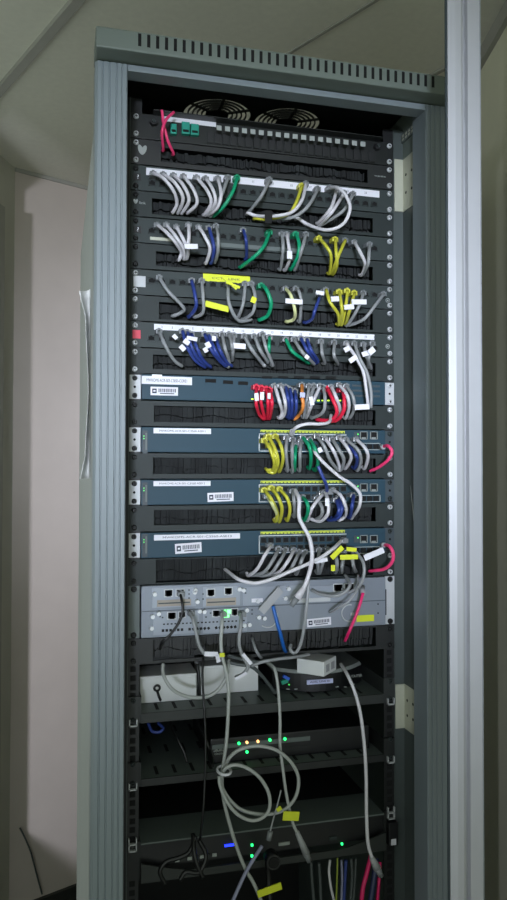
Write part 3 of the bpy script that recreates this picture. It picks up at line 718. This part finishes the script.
row('the second switch', 'cables looping out of the second switch', [
 ('yellow', '262,441 270,449 274,461 273,469 267,470', [], {'cplug': 1}), ('yellow', '266,437 275,449 278,462 275,472 269,472', [], {'cplug': 1}), ('yellow', '273,437 281,446 283,459 279,471', [], {'cplug': 1}), ('yellow', '268,446 275,456 276,466 271,471', [], {'cplug': 1}),
 ('grey', '284,438 286,452 287,470'), ('grey', '290,440 292,451 292,471'), ('green', '293,446 295,458 294,470', [], {'r': .0031}), ('grey', '298,442 300,454 299,470'),
 ('green', '300,438 309,446 311,457 309,468', [], {'r': .0034}), ('green', '307,440 315,449 318,461 315,470', [], {'r': .0034}),
 ('grey', '314,437 324,446 330,460 337,470'), ('pale', '322,439 333,450 338,462 339,470', [('w', 320, 450, 4, 5, 25)]), ('grey', '329,440 339,450 344,460 340,470'), ('pale', '336,438 348,449 351,458 345,468'),
 ('blue', '345,446 356,455 357,462 354,468'), ('grey', '343,440 358,450 361,461 357,470'), ('pale', '353,440 365,448 368,457 364,468')], out=.052, **{**SW, 'mk': 11})
row('the third switch', 'cables looping out of the third switch', [
 ('yellow', '262,490 271,499 277,512 275,521', [], {'cplug': 1}), ('yellow', '269,488 278,497 282,509 279,521', [], {'cplug': 1}), ('yellow', '277,489 287,498 290,509 287,520', [], {'cplug': 1}), ('pyel', '265,496 272,504 277,514 276,520', [], {'r': .0031}),
 ('grey', '290,491 294,501 294,516'), ('green', '300,497 307,503 308,511 304,520', [], {'r': .0034}), ('pale', '319,494 312,508 307,520'), ('grey', '314,498 322,508 321,516 313,520'),
 ('pale', '322,492 328,501 328,513 321,521 311,519', [('w', 327, 502, 4, 8, 0, .064)], {'out': .055}), ('pale', '330,490 341,496 346,508 345,516 339,520', [], {'out': .056}), ('blue', '336,498 342,508 338,518 329,520', [], {'r': .0034}), ('blue', '333,500 339,511 333,519', [], {'r': .0034}), ('blue', '350,495 352,506 349,517', [], {'r': .0034})], out=.048, **{**SW, 'mk': 13})
row('the lowest switch', 'grey cables drooping from the lowest switch', [
 ('pale', '268,545 265,555 257,569 248,576'), ('grey', '276,548 273,560 264,572 252,577'), ('grey', '283,549 280,561 270,574 256,577'), ('pale', '291,549 288,561 279,572 268,577'), ('grey', '296,551 295,561 289,571 280,577'), ('grey', '302,551 301,562 296,575'),
 ('grey', '316,549 318,562 317,577', [('w', 321, 560.5, 13, 4, 8)]), ('grey', '325,549 323,562 319,577'), ('grey', '332,550 337,564 335,578', [('y', 337, 552.5, 15, 5, 42), ('y', 333, 568, 4, 6, 0)]),
 ('grey', '341,553 342,566 341,577', [('y', 349, 557, 18, 5, 0, .066)]), ('grey', '349,549 353,564 355,577', [('y', 351.5, 549.5, 10, 4, -8)])], out=.055, **{**SW, 'mk': 15})

# ------------------------------------------------------------------ individual cables
def loose(col, pts, label, r=.0029, group=None, name='network_cable', cat='cable', seg=8):
    q = [P(*p) for p in pts]
    o = MB().tube(spline(q, seg), r, 8).build(name, M['c_'+col], origin=q[0])
    return tag(o, label, cat, group)
def flag(o, kind, px, py, w, h, rot, Y, nm=None): flagmesh(o, px, py, w, h, rot, Y, FLAGC[kind], nm or {'w': 'label_flag', 'y': 'yellow_tag', 'b': 'velcro_wrap', 'l': 'label_flag'}[kind])
def taper(o, pts, r0, r1, m, nm='boot'): MB().cyl(P(*pts[0]), P(*pts[1]), r0, r1, 12).build(nm, m, o)
o = loose('pale', [(331,415,-.02),(329,422,-.05),(320,424,-.062),(307,424,-.062),(297,427,-.055),(292,432,-.036)], 'grey cable running level above the second switch into its top port')
taper(o, [(292.5,431,-.036),(291,436,-.014)], .0045, .0055, M['boot'])
o = loose('pale', [(313,447,-.03),(316,454,-.062),(326,465,-.066),(340,477,-.066),(351,484,-.066),(360,494,-.066),(359,507,-.06),(352,518,-.01),(352,518,.004)], 'long grey cable slanting from the second switch down across the third')
o = loose('blue', [(318,466,-.064),(322,475,-.066),(326,484,-.060),(327,491,-.034)], 'bright blue cable crossing from second switch loops into the third switch', .0031)
plugmesh(o, P(327, 492, -.0085))
for pts, lb in (([(382,447,-.012),(388,446,-.04),(392,452,-.048),(388,460,-.042),(379,467,-.02),(370,471,.002)], 'pink cable from the module cage at right of the second switch'),
                ([(383,545,-.012),(389,546,-.04),(393,553,-.048),(392,562,-.044),(384,569,-.03),(369,571,.002)], 'pink cable from the module cage at right of the lowest switch')):
    o = loose('pink', pts, lb, .0031, 'pink cables at the right rail'); q = pts[0]; taper(o, [(q[0]-1, q[1], -.0075), (q[0]+2, q[1], -.022)], .0048, .0042, M['boot'])
    if q[1] > 500: flag(o, 'w', 374, 554, 21, 6, 20, -.05)
o = loose('pale', [(341,541,-.026),(334,548,-.066),(323,556,-.070),(310,563,-.072),(291,571,-.072),(275,578,-.072),(262,582,-.07),(252,583,-.068),(238,579,-.06),(226,570,-.004),(226,570,.01)], 'long grey cable slanting from the lowest switch left across the router top', .0031); plugmesh(o, P(342, 540, -.0085))
o = loose('pale', [(295,490,-.03),(299,500,-.06),(299,516,-.06),(303,526,-.066),(309,537,-.072),(312,552,-.076),(311,566,-.078),(307,580,-.078),(303,590,-.076)], 'thick grey cable from third switch down to a loose boot over the router', .0036)
taper(o, [(304,588,-.076),(297,598,-.074)], .0042, .0066, M['c_pale']); MB().cyl(P(297,598,-.074), P(291,606,-.072), .0055, .0045, 10).build('plug', M['plug'], o)
o = loose('grey', [(309,571,-.06),(308,590,-.066),(306,612,-.066),(303,634,-.062),(299,648,-.055),(294,653,-.05),(290,649,-.045),(291,645,-.035)], 'grey cable hooking up at its end below the silver router', .0029)
o = loose('grey', [(356,552,-.03),(363,562,-.05),(364,574,-.055),(360,585,-.05),(350,592,-.035),(342,589,-.022)], 'outer grey cable dropping from the lowest switch into the router', .0029, 'grey cables between the lowest switch and the router')
o = loose('grey', [(345,575,-.02),(350,584,-.05),(345,592,-.05),(334,596,-.045),(320,594,-.03),(312,590,-.012)], 'inner grey cable looping across the router ports', .0029, 'grey cables between the lowest switch and the router')
o = loose('grey', [(358,575,-.02),(357,590,-.05),(348,602,-.05),(338,608,-.042),(330,612,-.012)], 'lowest grey cable arcing over the right half of the router', .0024)
o = loose('sky', [(273,606,-.03),(277,622,-.036),(281,636,-.034),(284,648,-.02),(286,652,.004)], 'bright blue cable with grey flag hanging over the router front', .0032)
flag(o, 'w', 271, 600.5, 28, 8, 47, -.034); o.children[0].data.materials[0] = M['boot']
o = loose('magenta', [(363,593,-.03),(360,604,-.034),(355,618,-.034),(349,632,-.032),(345,641,-.012)], 'magenta cable slanting down across the right of the router', .0029)
taper(o, [(363,594,-.03),(362,587,-.012)], .0042, .0052, M['boot'])
o = loose('black', [(180,593,-.022),(182,602,-.034),(182.5,612,-.036),(178,624,-.036),(170,635,-.034),(162,643,-.03),(160,649,-.01)], 'thin black cable from the upper left router card', .0024); plugmesh(o, P(180, 593, -.009))
o = loose('grey', [(190,613,-.03),(193,620,-.05),(196,632,-.052),(199,645,-.05),(205,654,-.046),(213,656,-.04)], 'grey cable ending in a white tag under the left of the router', .0031); plugmesh(o, P(190, 612, -.009))
flag(o, 'w', 211, 654, 13, 4.5, -5, -.052); flag(o, 'w', 218, 658.5, 4, 8, 10, -.052)
o = loose('ring', [(222,614,-.03),(222,622,-.05),(221,640,-.055),(222,655,-.06),(226,672,-.062),(228.5,690,-.064),(228,715,-.066),(226.5,740,-.068),(224,760,-.07),(222,775,-.072),(223,795,-.074),(228,818,-.076),(236,845,-.078),(245,868,-.08),(254,884,-.082),(263,905,-.084)], 'long grey cable falling from the router past the coil to the bottom', .0030); plugmesh(o, P(222, 613, -.009))
flag(o, 'y', 222, 655, 5, 4, 0, -.066); flag(o, 'y', 269.5, 890, 24, 7, 12, -.09)
o = loose('grey', [(241,614,-.03),(241,624,-.05),(239,640,-.05),(241,652,-.05),(246,662,-.05),(248,667,-.05),(243,674,-.044),(236,677,-.03)], 'grey cable with a white tag hanging right of the green display', .0031); plugmesh(o, P(241, 613, -.009))
flag(o, 'w', 247, 659, 13, 3.5, -50, -.058); flag(o, 'w', 241, 676, 12, 3, 25, -.05)
# coil of grey cable tied beside the second shelf
ringA = [(224,769,-.075),(230,757,-.082),(241,749,-.086),(258,746,-.086),(276,750,-.086),(290,761,-.085),(298,776,-.084),(297,793,-.083),(289,806,-.083),(276,813,-.083),(258,814,-.084),(240,809,-.085),(227,796,-.084),(221,782,-.081),
         (225,769,-.091),(235,765,-.095),(247,768,-.096),(259,777,-.096),(267,789,-.096),(270,801,-.095),(268,812,-.095),(260,819,-.096),(249,820,-.096),(236,813,-.095),(226,800,-.093),(220,785,-.09),(219,776,-.085)]
o = loose('ring', ringA, 'coiled grey network cable hanging before the lower shelves', .0029, seg=6)
c = P(224, 770.5, -.083); MB().tube([(c.x+.0105*math.cos(a*.449), c.y+.018*math.sin(a*.449), c.z) for a in range(14)], .0022, 6, closed=True).build('cable_tie', M['white'], o)
o = loose('ring', [(267,662,-.02),(274,668,-.06),(277,680,-.07),(279,700,-.072),(280,722,-.074),(280,745,-.076),(283,770,-.078),(286,792,-.08),(290,812,-.082),(294,826,-.082),(299,836,-.08)], 'long grey cable with yellow tag and boot right of the coil', .0027)
flag(o, 'y', 291, 816, 16, 9, -8, -.09); flag(o, 'y', 279, 809, 5, 4, 30, -.088)
taper(o, [(297,832,-.081),(306,853,-.078)], .0038, .0064, M['boot']); MB().cyl(P(305,851,-.078), P(309,861,-.077), .0058, .0052, 10).build('plug', M['plug'], o)
o = loose('grey', [(281,790,-.08),(277,806,-.086),(273,820,-.088),(270,832,-.088)], 'thin grey cable with a clear plug hanging under the coil', .0014)
MB().cyl(P(270.5,831,-.088), P(268.5,840,-.088), .0045, .0045, 8).build('plug', M['plug'], o)
o = loose('lavender', [(262,846,-.075),(253,860,-.085),(243,878,-.09),(231,905,-.09)], 'lavender cable slanting down left at the very bottom', .0029)
o = loose('pale', [(341,664,-.0),(347,674,-.05),(354,690,-.07),(360,712,-.075),(364,742,-.078),(366,775,-.08),(366.5,815,-.08),(368,843,-.082),(372,858,-.082)], 'white cable from the small adaptor falling down the right side', .0030)
taper(o, [(371.5,857,-.082),(377,868,-.08)], .0042, .0072, M['boot']); MB().cyl(P(377,868,-.08), P(381,876,-.079), .0062, .005, 10).build('plug', M['plug'], o)
o = loose('ring', [(163,664,-.01),(163,673,-.02),(168,684,-.03),(176,692,-.03),(189,697,-.03),(205,697,-.03),(217,691,-.03),(225,680,-.03),(228,668,-.025),(229,660,-.01)], 'grey cable sagging in front of the two white boxes', .0031)
loose('black', [(203,658,-.02),(202.5,680,-.034),(204,704,-.045),(205.5,740,-.048),(205,775,-.048),(203,812,-.05),(200,840,-.04)], 'thin black cable falling between the white boxes to the bottom device', .0021)
loose('black', [(197,664,-.005),(199,680,-.012),(199.5,696,-.008)], 'short black cable in the gap between the white boxes', .0028)
loose('dgrey', [(224,661,-.01),(236,664,-.02),(252,667,-.022),(262,676,-.01),(270,686,.0),(275,693,.01)], 'dark grey cable bending down beside the right white box', .0030, 'dark grey cables above the upper shelf')
loose('dgrey', [(228,655,-.005),(244,660,-.02),(262,662,-.022),(278,659,-.012),(292,655,.0)], 'dark grey cable running level above the right white box', .0028, 'dark grey cables above the upper shelf')
loose('grey', [(249,667,-.02),(262,662,-.03),(278,659,-.03),(295,657,-.02),(310,654,.004)], 'grey cable running level towards the white adaptor', .0028)
loose('grey', [(252,638,.01),(254,645,-.01),(257,652,-.015),(261,658,-.005)], 'short grey cable under the middle of the router', .0026)
# black and blue leads on the lower shelves
loose('blue', [(148,723,.03),(152,731,.02),(159,732,.016),(163,728,.02),(158,723,.03)], 'small loop of blue cable on the left of the lower shelf', .0026)
loose('black', [(170,722,.06),(178,740,.03),(184,752,.022),(187,762,.02)], 'black cable drooping onto the lower shelf', .0026)
loose('black', [(197,722,.06),(205,738,.03),(210,752,.016),(213,766,-.02)], 'black cable beside the black router on the lower shelf', .003)
for i, (pts, lb) in enumerate((
  ([(196,836,-.05),(189,852,-.06),(178,858,-.062),(166,862,-.062),(160,872,-.062),(165,884,-.06)], 'black cable slumped left across the bottom device'),
  ([(193,834,-.045),(194,850,-.065),(197,864,-.07),(203,878,-.07)], 'black cable dropping straight past the bottom device'),
  ([(199,840,-.05),(206,856,-.065),(199,872,-.07),(186,872,-.07),(180,880,-.07)], 'black cable curling below the bottom device'))):
    loose('black', pts, lb, .0036, 'black cables at the bottom left')
# bundle at the very bottom
for i, (col, pts, lb, r) in enumerate((
  ('dgrey', [(311,862,.02),(312,880,.02),(314,905,.02)], 'leftmost dark grey cable of the bundle at the bottom', .003),
  ('dgrey', [(319,863,.02),(320,880,.02),(321,905,.02)], 'dark grey cable second from left in the bottom bundle', .003),
  ('pale', [(330,860,.0),(329,872,-.01),(331,888,-.012),(335,905,-.012)], 'pale grey cable of the bundle at the bottom', .0024),
  ('lime', [(337.5,858,.01),(337,878,.01),(336,905,.01)], 'lime green cable of the bundle at the bottom', .0016),
  ('lavender', [(341.5,860,.02),(342,880,.02),(341,905,.02)], 'lavender cable of the bundle at the bottom', .0022),
  ('blue', [(346,860,.02),(345,880,.02),(343.5,905,.02)], 'blue cable of the bundle at the bottom', .0030),
  ('dgrey', [(351,858,.02),(352,878,.02),(350,905,.02)], 'dark grey cable right of the blue one at bottom', .0028),
  ('dgrey', [(356,858,.02),(355,878,.02),(353,905,.02)], 'rightmost dark grey cable of the bottom bundle', .0024),
  ('magenta', [(371,856,.01),(367,872,.0),(363,888,-.005),(361,905,-.005)], 'thick magenta cable at the bottom, left of the dark one', .0042),
  ('navy', [(376,858,.01),(374,878,.0),(370,905,-.005)], 'navy cable between the two magenta cables at the bottom', .0052),
  ('magenta', [(380,862,.01),(379,880,.0),(377,905,.0)], 'magenta cable at the bottom, right beside the rail', .003))):
    loose(col, pts, lb, r, 'cables in the bundle at the bottom right')
# wires in the gap at the right
o = tag(MB().tube(spline([P(409,455,-.01), P(412,500,-.03), P(417,545,-.05), P(422,585,-.07), P(423,600,-.075)]), .0011, 6).build('wire', M['c_ring']), 'thin grey wire running down the inner right side of the cabinet', 'wire')
o = tag(MB().tube(spline([P(408,583,-.008), P(410,590,-.015), P(410,608,-.016), P(408,616,-.008)]), .0009, 6).build('wire', M['c_ring']), 'short bowed wire beside the right rail at router height', 'wire')

# ------------------------------------------------------------------ shelves and what stands on them
def shelf(k, zt, label, lip, m, depth=.38, slots=True, arms=True):
    t = thing('rack_shelf', label, 'shelf', (0, 0, zt-lip), 'vented rack shelves')
    b = MB(); b.box(-.219, .219, -.002, depth, zt-.0016, zt)
    if slots:
        for i in range(13):
            x = -.19+i*.031
            for y in (.012, .11, .21): b.box(x-.0028, x+.0028, y, y+.035, zt-.0004, zt+.0003, mi=1)
    b.build('tray', [M['rail'], M['hole']], t)
    bx('front_lip', m, -.219, .219, -.0038, -.0005, zt-lip, zt+.0005, t, .0008)
    for s in (-1, 1):
        b = MB(); b.box(s*.219, s*.221, -.002, depth, zt-lip, zt+.028); b.box(s*.2205, s*.2412, -.0005, .003, zt-lip, zt+.028)
        b.build('bracket', m, t)
        for f in (.0, .032): screw(t, s*.2325, zt-lip+.006+f, M['patch'], .0042)
        b = MB(); x = s*.2325; z = zt-lip-.004
        b.box(x-.007, x+.007, -.006, -.0005, z, z+.0022); b.box(x-.007, x-.0052, -.006, -.0005, z, z+.012); b.box(x+.0052, x+.007, -.006, -.0005, z, z+.012)
        b.build('cage_clip', M['ear'], t)
    return t
S1, S2, S3 = 1.085, .976, .871
shelf(20, S1, 'upper vented black shelf holding two white boxes and a modem', .016, M['shelf'])
shelf(22, S2, 'middle vented black shelf holding the black router with green lights', .012, M['shelfd'])
# white boxes
def wbox(x0, x1, y0, y1, h, label):
    t = thing('white_box', label, 'box', ((x0+x1)/2, y0, S1), 'white boxes on the upper shelf')
    bx('body', M['wbox'], x0, x1, y0, y1, S1+.0003, S1+h-.004, t, .002)
    bx('lid', M['wbox'], x0-.0008, x1+.0008, y0-.0008, y1+.0008, S1+h-.0045, S1+h, t, .0015)
    return t
wbox(-.216, -.116, .05, .12, .047, 'left white plastic box on upper shelf, black latch on its front')
wbox(-.105, .003, .072, .14, .052, 'right white plastic box on upper shelf, beside dark grey cables')
t = bpy.data.objects['white_box']
c = P(157, 688, .0485); b = MB(); b.tube([(c.x+.0048*math.cos(a*.449), .0475, c.z+.0048*math.sin(a*.449)) for a in range(14)], .0021, 6, closed=True)
c2 = P(160.5, 705, .0475); b.tube([(c.x, .0475, c.z-.004), ((c.x+c2.x)/2, .0465, (c.z+c2.z)/2), (c2.x, .0475, max(c2.z, S1+.004))], .0024, 6); b.build('latch', M['dev'], t, label='black hook latch')
# dim device behind left box with amber light
t = thing('network_adapter', 'dark flat device with an amber light behind the left white box', 'network device', (-.16, .16, S1))
bx('body', M['shelf'], -.205, -.10, .15, .27, S1+.0003, S1+.075, t, .003); c = P(180, 666, .149); bx('led', M['aled'], c.x-.0012, c.x+.0012, .1485, .1502, S1+.066, S1+.069, t)
# modem : black front with rounded grey lid
t = thing('modem', 'black fronted modem with curved grey top and blue green logo, right end of upper shelf', 'modem', (.115, .06, S1))
x0, x1, y0 = .030, .206, .072
b = MB(); n = 16
top = lambda x: y0-.045*(1-((x-(x0+x1)/2)/((x1-x0)/2))**2)
poly = [(x0+(x1-x0)*i/n, top(x0+(x1-x0)*i/n)) for i in range(n+1)]+[(x1, .20), (x0, .20)]
b.prism(poly, lambda x, y: (x, y+.001, S1+.004), lambda x, y: (x, y, S1+.036)); b.build('body', M['dev'], t)
b = MB(); b.prism([(x, y-.001) if y < .1 else (x, y) for x, y in poly], lambda x, y: (x, y, S1+.036), lambda x, y: (x*.97+.117*.03, y+.003, S1+.0415)); b.build('lid', M['devg'], t)
for xx in (x0+.012, x1-.012): MB().cyl((xx, .08, S1+.0003), (xx, .08, S1+.005), .006, n=12).build('foot', M['dev'], t)
def onmodem(px, py, w, h, m, nm, th=.0016):
    c = P(px, py, y0); c = P(px, py, top(c.x)); z = max(c.z, S1+.006)
    return bx(nm, m, c.x-w/2, c.x+w/2, top(c.x)-th, top(c.x)+.002, z-h/2, z+h/2, t)
l = onmodem(320, 681.5, .05, .008, M['lav'], 'label'); c = P(320, 681.5, y0); yy = top(c.x)-.002; c = P(320, 681.5, yy); text('ADSL LINE 01', c.x, c.z, .0032, yy+.0003, M['ink'], l, width=.038)
c = P(284.5, 679, y0); ym = top(c.x); c = P(284.5, 679, ym); bb = MB(); bb.box(c.x-.0062, c.x+.0062, ym-.003, ym+.004, c.z-.008, c.z-.001, rot=Matrix.Rotation(-.3, 3, 'Y'), mi=0); bb.box(c.x-.003, c.x+.009, ym-.004, ym+.004, c.z, c.z+.0055, rot=Matrix.Rotation(.5, 3, 'Y'), mi=1); bb.build('emblem', [M['green_l'], M['blue_l']], t)
for px, py in ((289, 690), (297, 690), (336, 686), (344, 686), (352, 685)): onmodem(px, py, .006, .0014, M['logo'], 'print', .0014)
onmodem(290, 685.5, .0022, .002, M['gled2'], 'led')
c = P(353, 672, y0); ym = top(c.x-.012)-.0012; text('ROUTER', c.x-.004, c.z, .005, ym, M['logo'], t, width=.024)
# white adaptor on the modem
zt = S1+.0418
t = thing('power_adaptor', 'small white adaptor block lying on top of the modem', 'adaptor', (.10, .08, zt))
ANG = -.78; R = Matrix.Rotation(ANG, 3, 'Z'); L_, W_, H_ = .054, .054, .026
fc = PZ(324, 677, zt); ctr = fc+R @ Vector((-L_/2, W_/2, 0))
t.location = (ctr.x, ctr.y, zt); t['_o'] = tuple(t.location)
MB().box(ctr.x-L_/2, ctr.x+L_/2, ctr.y-W_/2, ctr.y+W_/2, zt, zt+H_, .002, rot=R).build('body', M['wbox'], t)
b = MB()
for q in (-.012, .010):
    o_ = R @ Vector((L_/2, q, 0)); b.box(ctr.x+o_.x-.0006, ctr.x+o_.x+.0006, ctr.y+o_.y-.007, ctr.y+o_.y+.007, zt+.006, zt+.019, rot=R)
b.build('socket', M['boot'], t)
# router with leds on the middle shelf
t = thing('small_router', 'black desktop router with a row of green lights on the middle shelf', 'router', (.06, .04, S2))
xa, xb, yr = -.095, .205, .030
bx('body', M['dev'], xa, xb, yr, .21, S2+.0005, S2+.044, t, .003)
bx('silver_band', M['rail'], P(212, 745, yr).x, P(310, 740, yr).x, yr-.0012, yr+.001, S2+.026, S2+.034, t, .0005)
bx('lower_band', M['shelfd'], P(235, 745, yr).x, P(310, 740, yr).x, yr-.0012, yr+.001, S2+.008, S2+.018, t, .0005)
c = P(218.5, 752.5, yr); text('cisco', c.x, c.z-.0015, .004, yr-.0004, M['logo'], t, width=.015)
b = MB()
for q in range(9): h = (.002, .0035, .005, .0035, .002, .0035, .005, .0035, .002)[q]; b.box(c.x-.008+q*.002-.0005, c.x-.008+q*.002+.0005, yr-.0008, yr, c.z+.002, c.z+.002+h)
b.build('emblem', M['logo'], t)
for px, py, m in ((239, 743.5, 'gled'), (247, 742.5, 'aled'), (258, 741.5, 'aled'), (270, 740, 'gled'), (285, 739, 'gled'), (247, 752, 'gled')):
    c = P(px, py, yr-.002); MB().cyl((c.x, yr-.003, c.z), (c.x, yr+.0005, c.z), .0024, n=10).build('led', M[m], t, label='green led' if m == 'gled' else 'amber led')
# device on the bottom shelf
t = thing('security_appliance', 'black rack device at bottom with blue light bar and green lights', 'network device', (0, 0, .80))
bx('top_cover', M['rail'], -.219, .219, -.004, .085, S3-.003, S3, t, .001)
bx('rear_cover', M['black'], -.219, .219, .0855, .36, S3-.003, S3-.0005, t)
bx('front_panel', M['dev'], -.219, .219, .002, .36, S3-.045, S3-.003, t)
b = MB(); N = 24; pts = []
for i in range(N+1):
    x = -.219+.438*i/N; u = abs(x)/.219; pts.append((x, S3-.050+.020*max(0, (u-.62)/.38)**1.2))
poly = pts+[(.219, S3-.062), (-.219, S3-.062)]
b.prism(poly, lambda x, z: (x, -.012, z), lambda x, z: (x, -.008, z)); b.build('front_tray', M['shelf'], t)
for s in (-1, 1):
    bx('bracket', M['shelfd'], s*.219, s*.2412, -.0005, .003, S3-.06, S3+.002, t)
    b = MB(); x = s*.2325; z = S3-.012
    b.box(x-.007, x+.007, -.006, -.0005, z, z+.0022); b.box(x-.007, x-.0052, -.006, -.0005, z, z+.022); b.box(x+.0052, x+.007, -.006, -.0005, z, z+.022); b.box(x-.007, x+.007, -.006, -.0005, z+.011, z+.013); b.build('cage_clip', M['ear'], t)
def ond(px, py, w, h, m, nm, lb=None):
    c = P(px, py, .001); return bx(nm, m, c.x-w/2, c.x+w/2, -.0005, .003, c.z-h/2, c.z+h/2, t, label=lb)
ond(230.5, 845, .021, .0032, M['bled'], 'light_bar', 'glowing blue bar')
for px, py in ((252, 845), (252, 856)): ond(px, py, .0036, .0036, M['gled'], 'led', 'green led')
ond(342, 844, .003, .003, M['gled'], 'led', 'green led')
for i in range(8): ond(171+i*6.2, 861-i*.9, .0075, .005, M['logo'] if i % 2 else M['shelf'], 'port')
ond(284, 843.5, .02, .005, M['logo'], 'label'); ond(333, 838, .014, .006, M['patch'], 'label')
# round black coupling on a black lead
c = P(272, 859, -.07); b = MB(); b.cyl((c.x, c.y-.012, c.z), (c.x, c.y+.012, c.z), .0118, .0118, 24); b.cyl((c.x, c.y-.0135, c.z), (c.x, c.y-.0118, c.z), .0085, .0098, 20, mi=1)
o = b.build('round_connector', [M['dev'], M['hole']]); tag(o, 'round black connector hanging in front of the bottom device', 'connector')
MB().tube(spline([(c.x, c.y+.012, c.z), (c.x, c.y+.03, c.z-.01), (c.x+.004, c.y+.036, c.z-.05), (c.x+.006, c.y+.03, c.z-.1)]), .0045, 8).build('lead', M['c_black'], o)
# small white tag square on the right rail
t = thing('cable_ring', 'black plastic cable ring with white square on the lower right rail', 'bracket', (.2325, -.01, 1.0-.15))
x0, x1, z0, z1 = rect(389, 823, 398, 846, -.012); bx('body', M['dev'], x0, x1, -.012, .0032, z0, z1, t, .001)
x0, x1, z0, z1 = rect(391, 839, 396, 845, -.012); bx('white_square', M['white'], x0, x1, -.0128, -.0121, z0, z1, t)
# cable at the corner of the back wall, left
q = [PZ(20, 832, .165), PZ(28, 848, .12), PZ(33, 862, .085), PZ(42, 893, .02)]
q = []
nb = Vector((DB.y, -DB.x))
for px, py in ((20, 828), (25, 838), (31, 853), (36, 872), (42, 894)):
    d = ray(px, py); a = CW+nb*.012
    # intersect with the plane just in front of the back wall
    den = d[0]*nb.x+d[1]*nb.y; tt = ((a.x-CAM[0])*nb.x+(a.y-CAM[1])*nb.y)/den
    q.append(Vector([cc+tt*e for cc, e in zip(CAM, d)]))
tag(MB().tube(spline(q), .003, 6).build('wall_cable', M['c_dgrey']), 'dark cable hanging down the back wall at the far left corner', 'cable')

# ------------------------------------------------------------------ light
sc = bpy.context.scene
w = bpy.data.worlds.new('World'); sc.world = w; w.use_nodes = True
bg = w.node_tree.nodes['Background']; bg.inputs[0].default_value = (.90, 1.0, .93, 1); bg.inputs[1].default_value = .80
def area(name, loc, target, sx, sy, e, col):
    l = bpy.data.lights.new(name, 'AREA'); l.shape = 'RECTANGLE'; l.size = sx; l.size_y = sy; l.energy = e; l.color = col
    o = bpy.data.objects.new(name, l); COL.objects.link(o); o.location = loc
    o.rotation_euler = (Vector(target)-Vector(loc)).to_track_quat('-Z', 'Y').to_euler(); return o
L = area('window_light', (-1.45, -6.0, 1.70), (.06, 0, 1.68), 1.0, .4, 3.9, (.84, .91, 1.08)); L.data.spread = math.radians(13.2)
L = area('unseen_window_light', (-3.76, -4.44, 1.35), (-.36, 1.42, 1.15), .3, .3, 13, (.90, .92, 1.06)); L.data.spread = math.radians(40)  # added to light the back wall through the unseen side opening

# ------------------------------------------------------------------ camera
cd = bpy.data.cameras.new('Camera'); cam = bpy.data.objects.new('Camera', cd); COL.objects.link(cam)
cd.sensor_fit = 'VERTICAL'; cd.sensor_height = 36; cd.lens = F/900*36; cd.clip_start = .05
r, u, f = Vector(AR), Vector(AU), Vector(AF)
cam.matrix_world = Matrix(((r.x, u.x, -f.x, CAM[0]), (r.y, u.y, -f.y, CAM[1]), (r.z, u.z, -f.z, CAM[2]), (0, 0, 0, 1)))
sc.camera = cam
vs = sc.view_settings; vs.view_transform = 'Standard'; vs.look = 'None'; vs.gamma = 1; vs.use_curve_mapping = False; vs.exposure = 0
for o in list(bpy.data.objects):
    if '_o' in o: del o['_o']
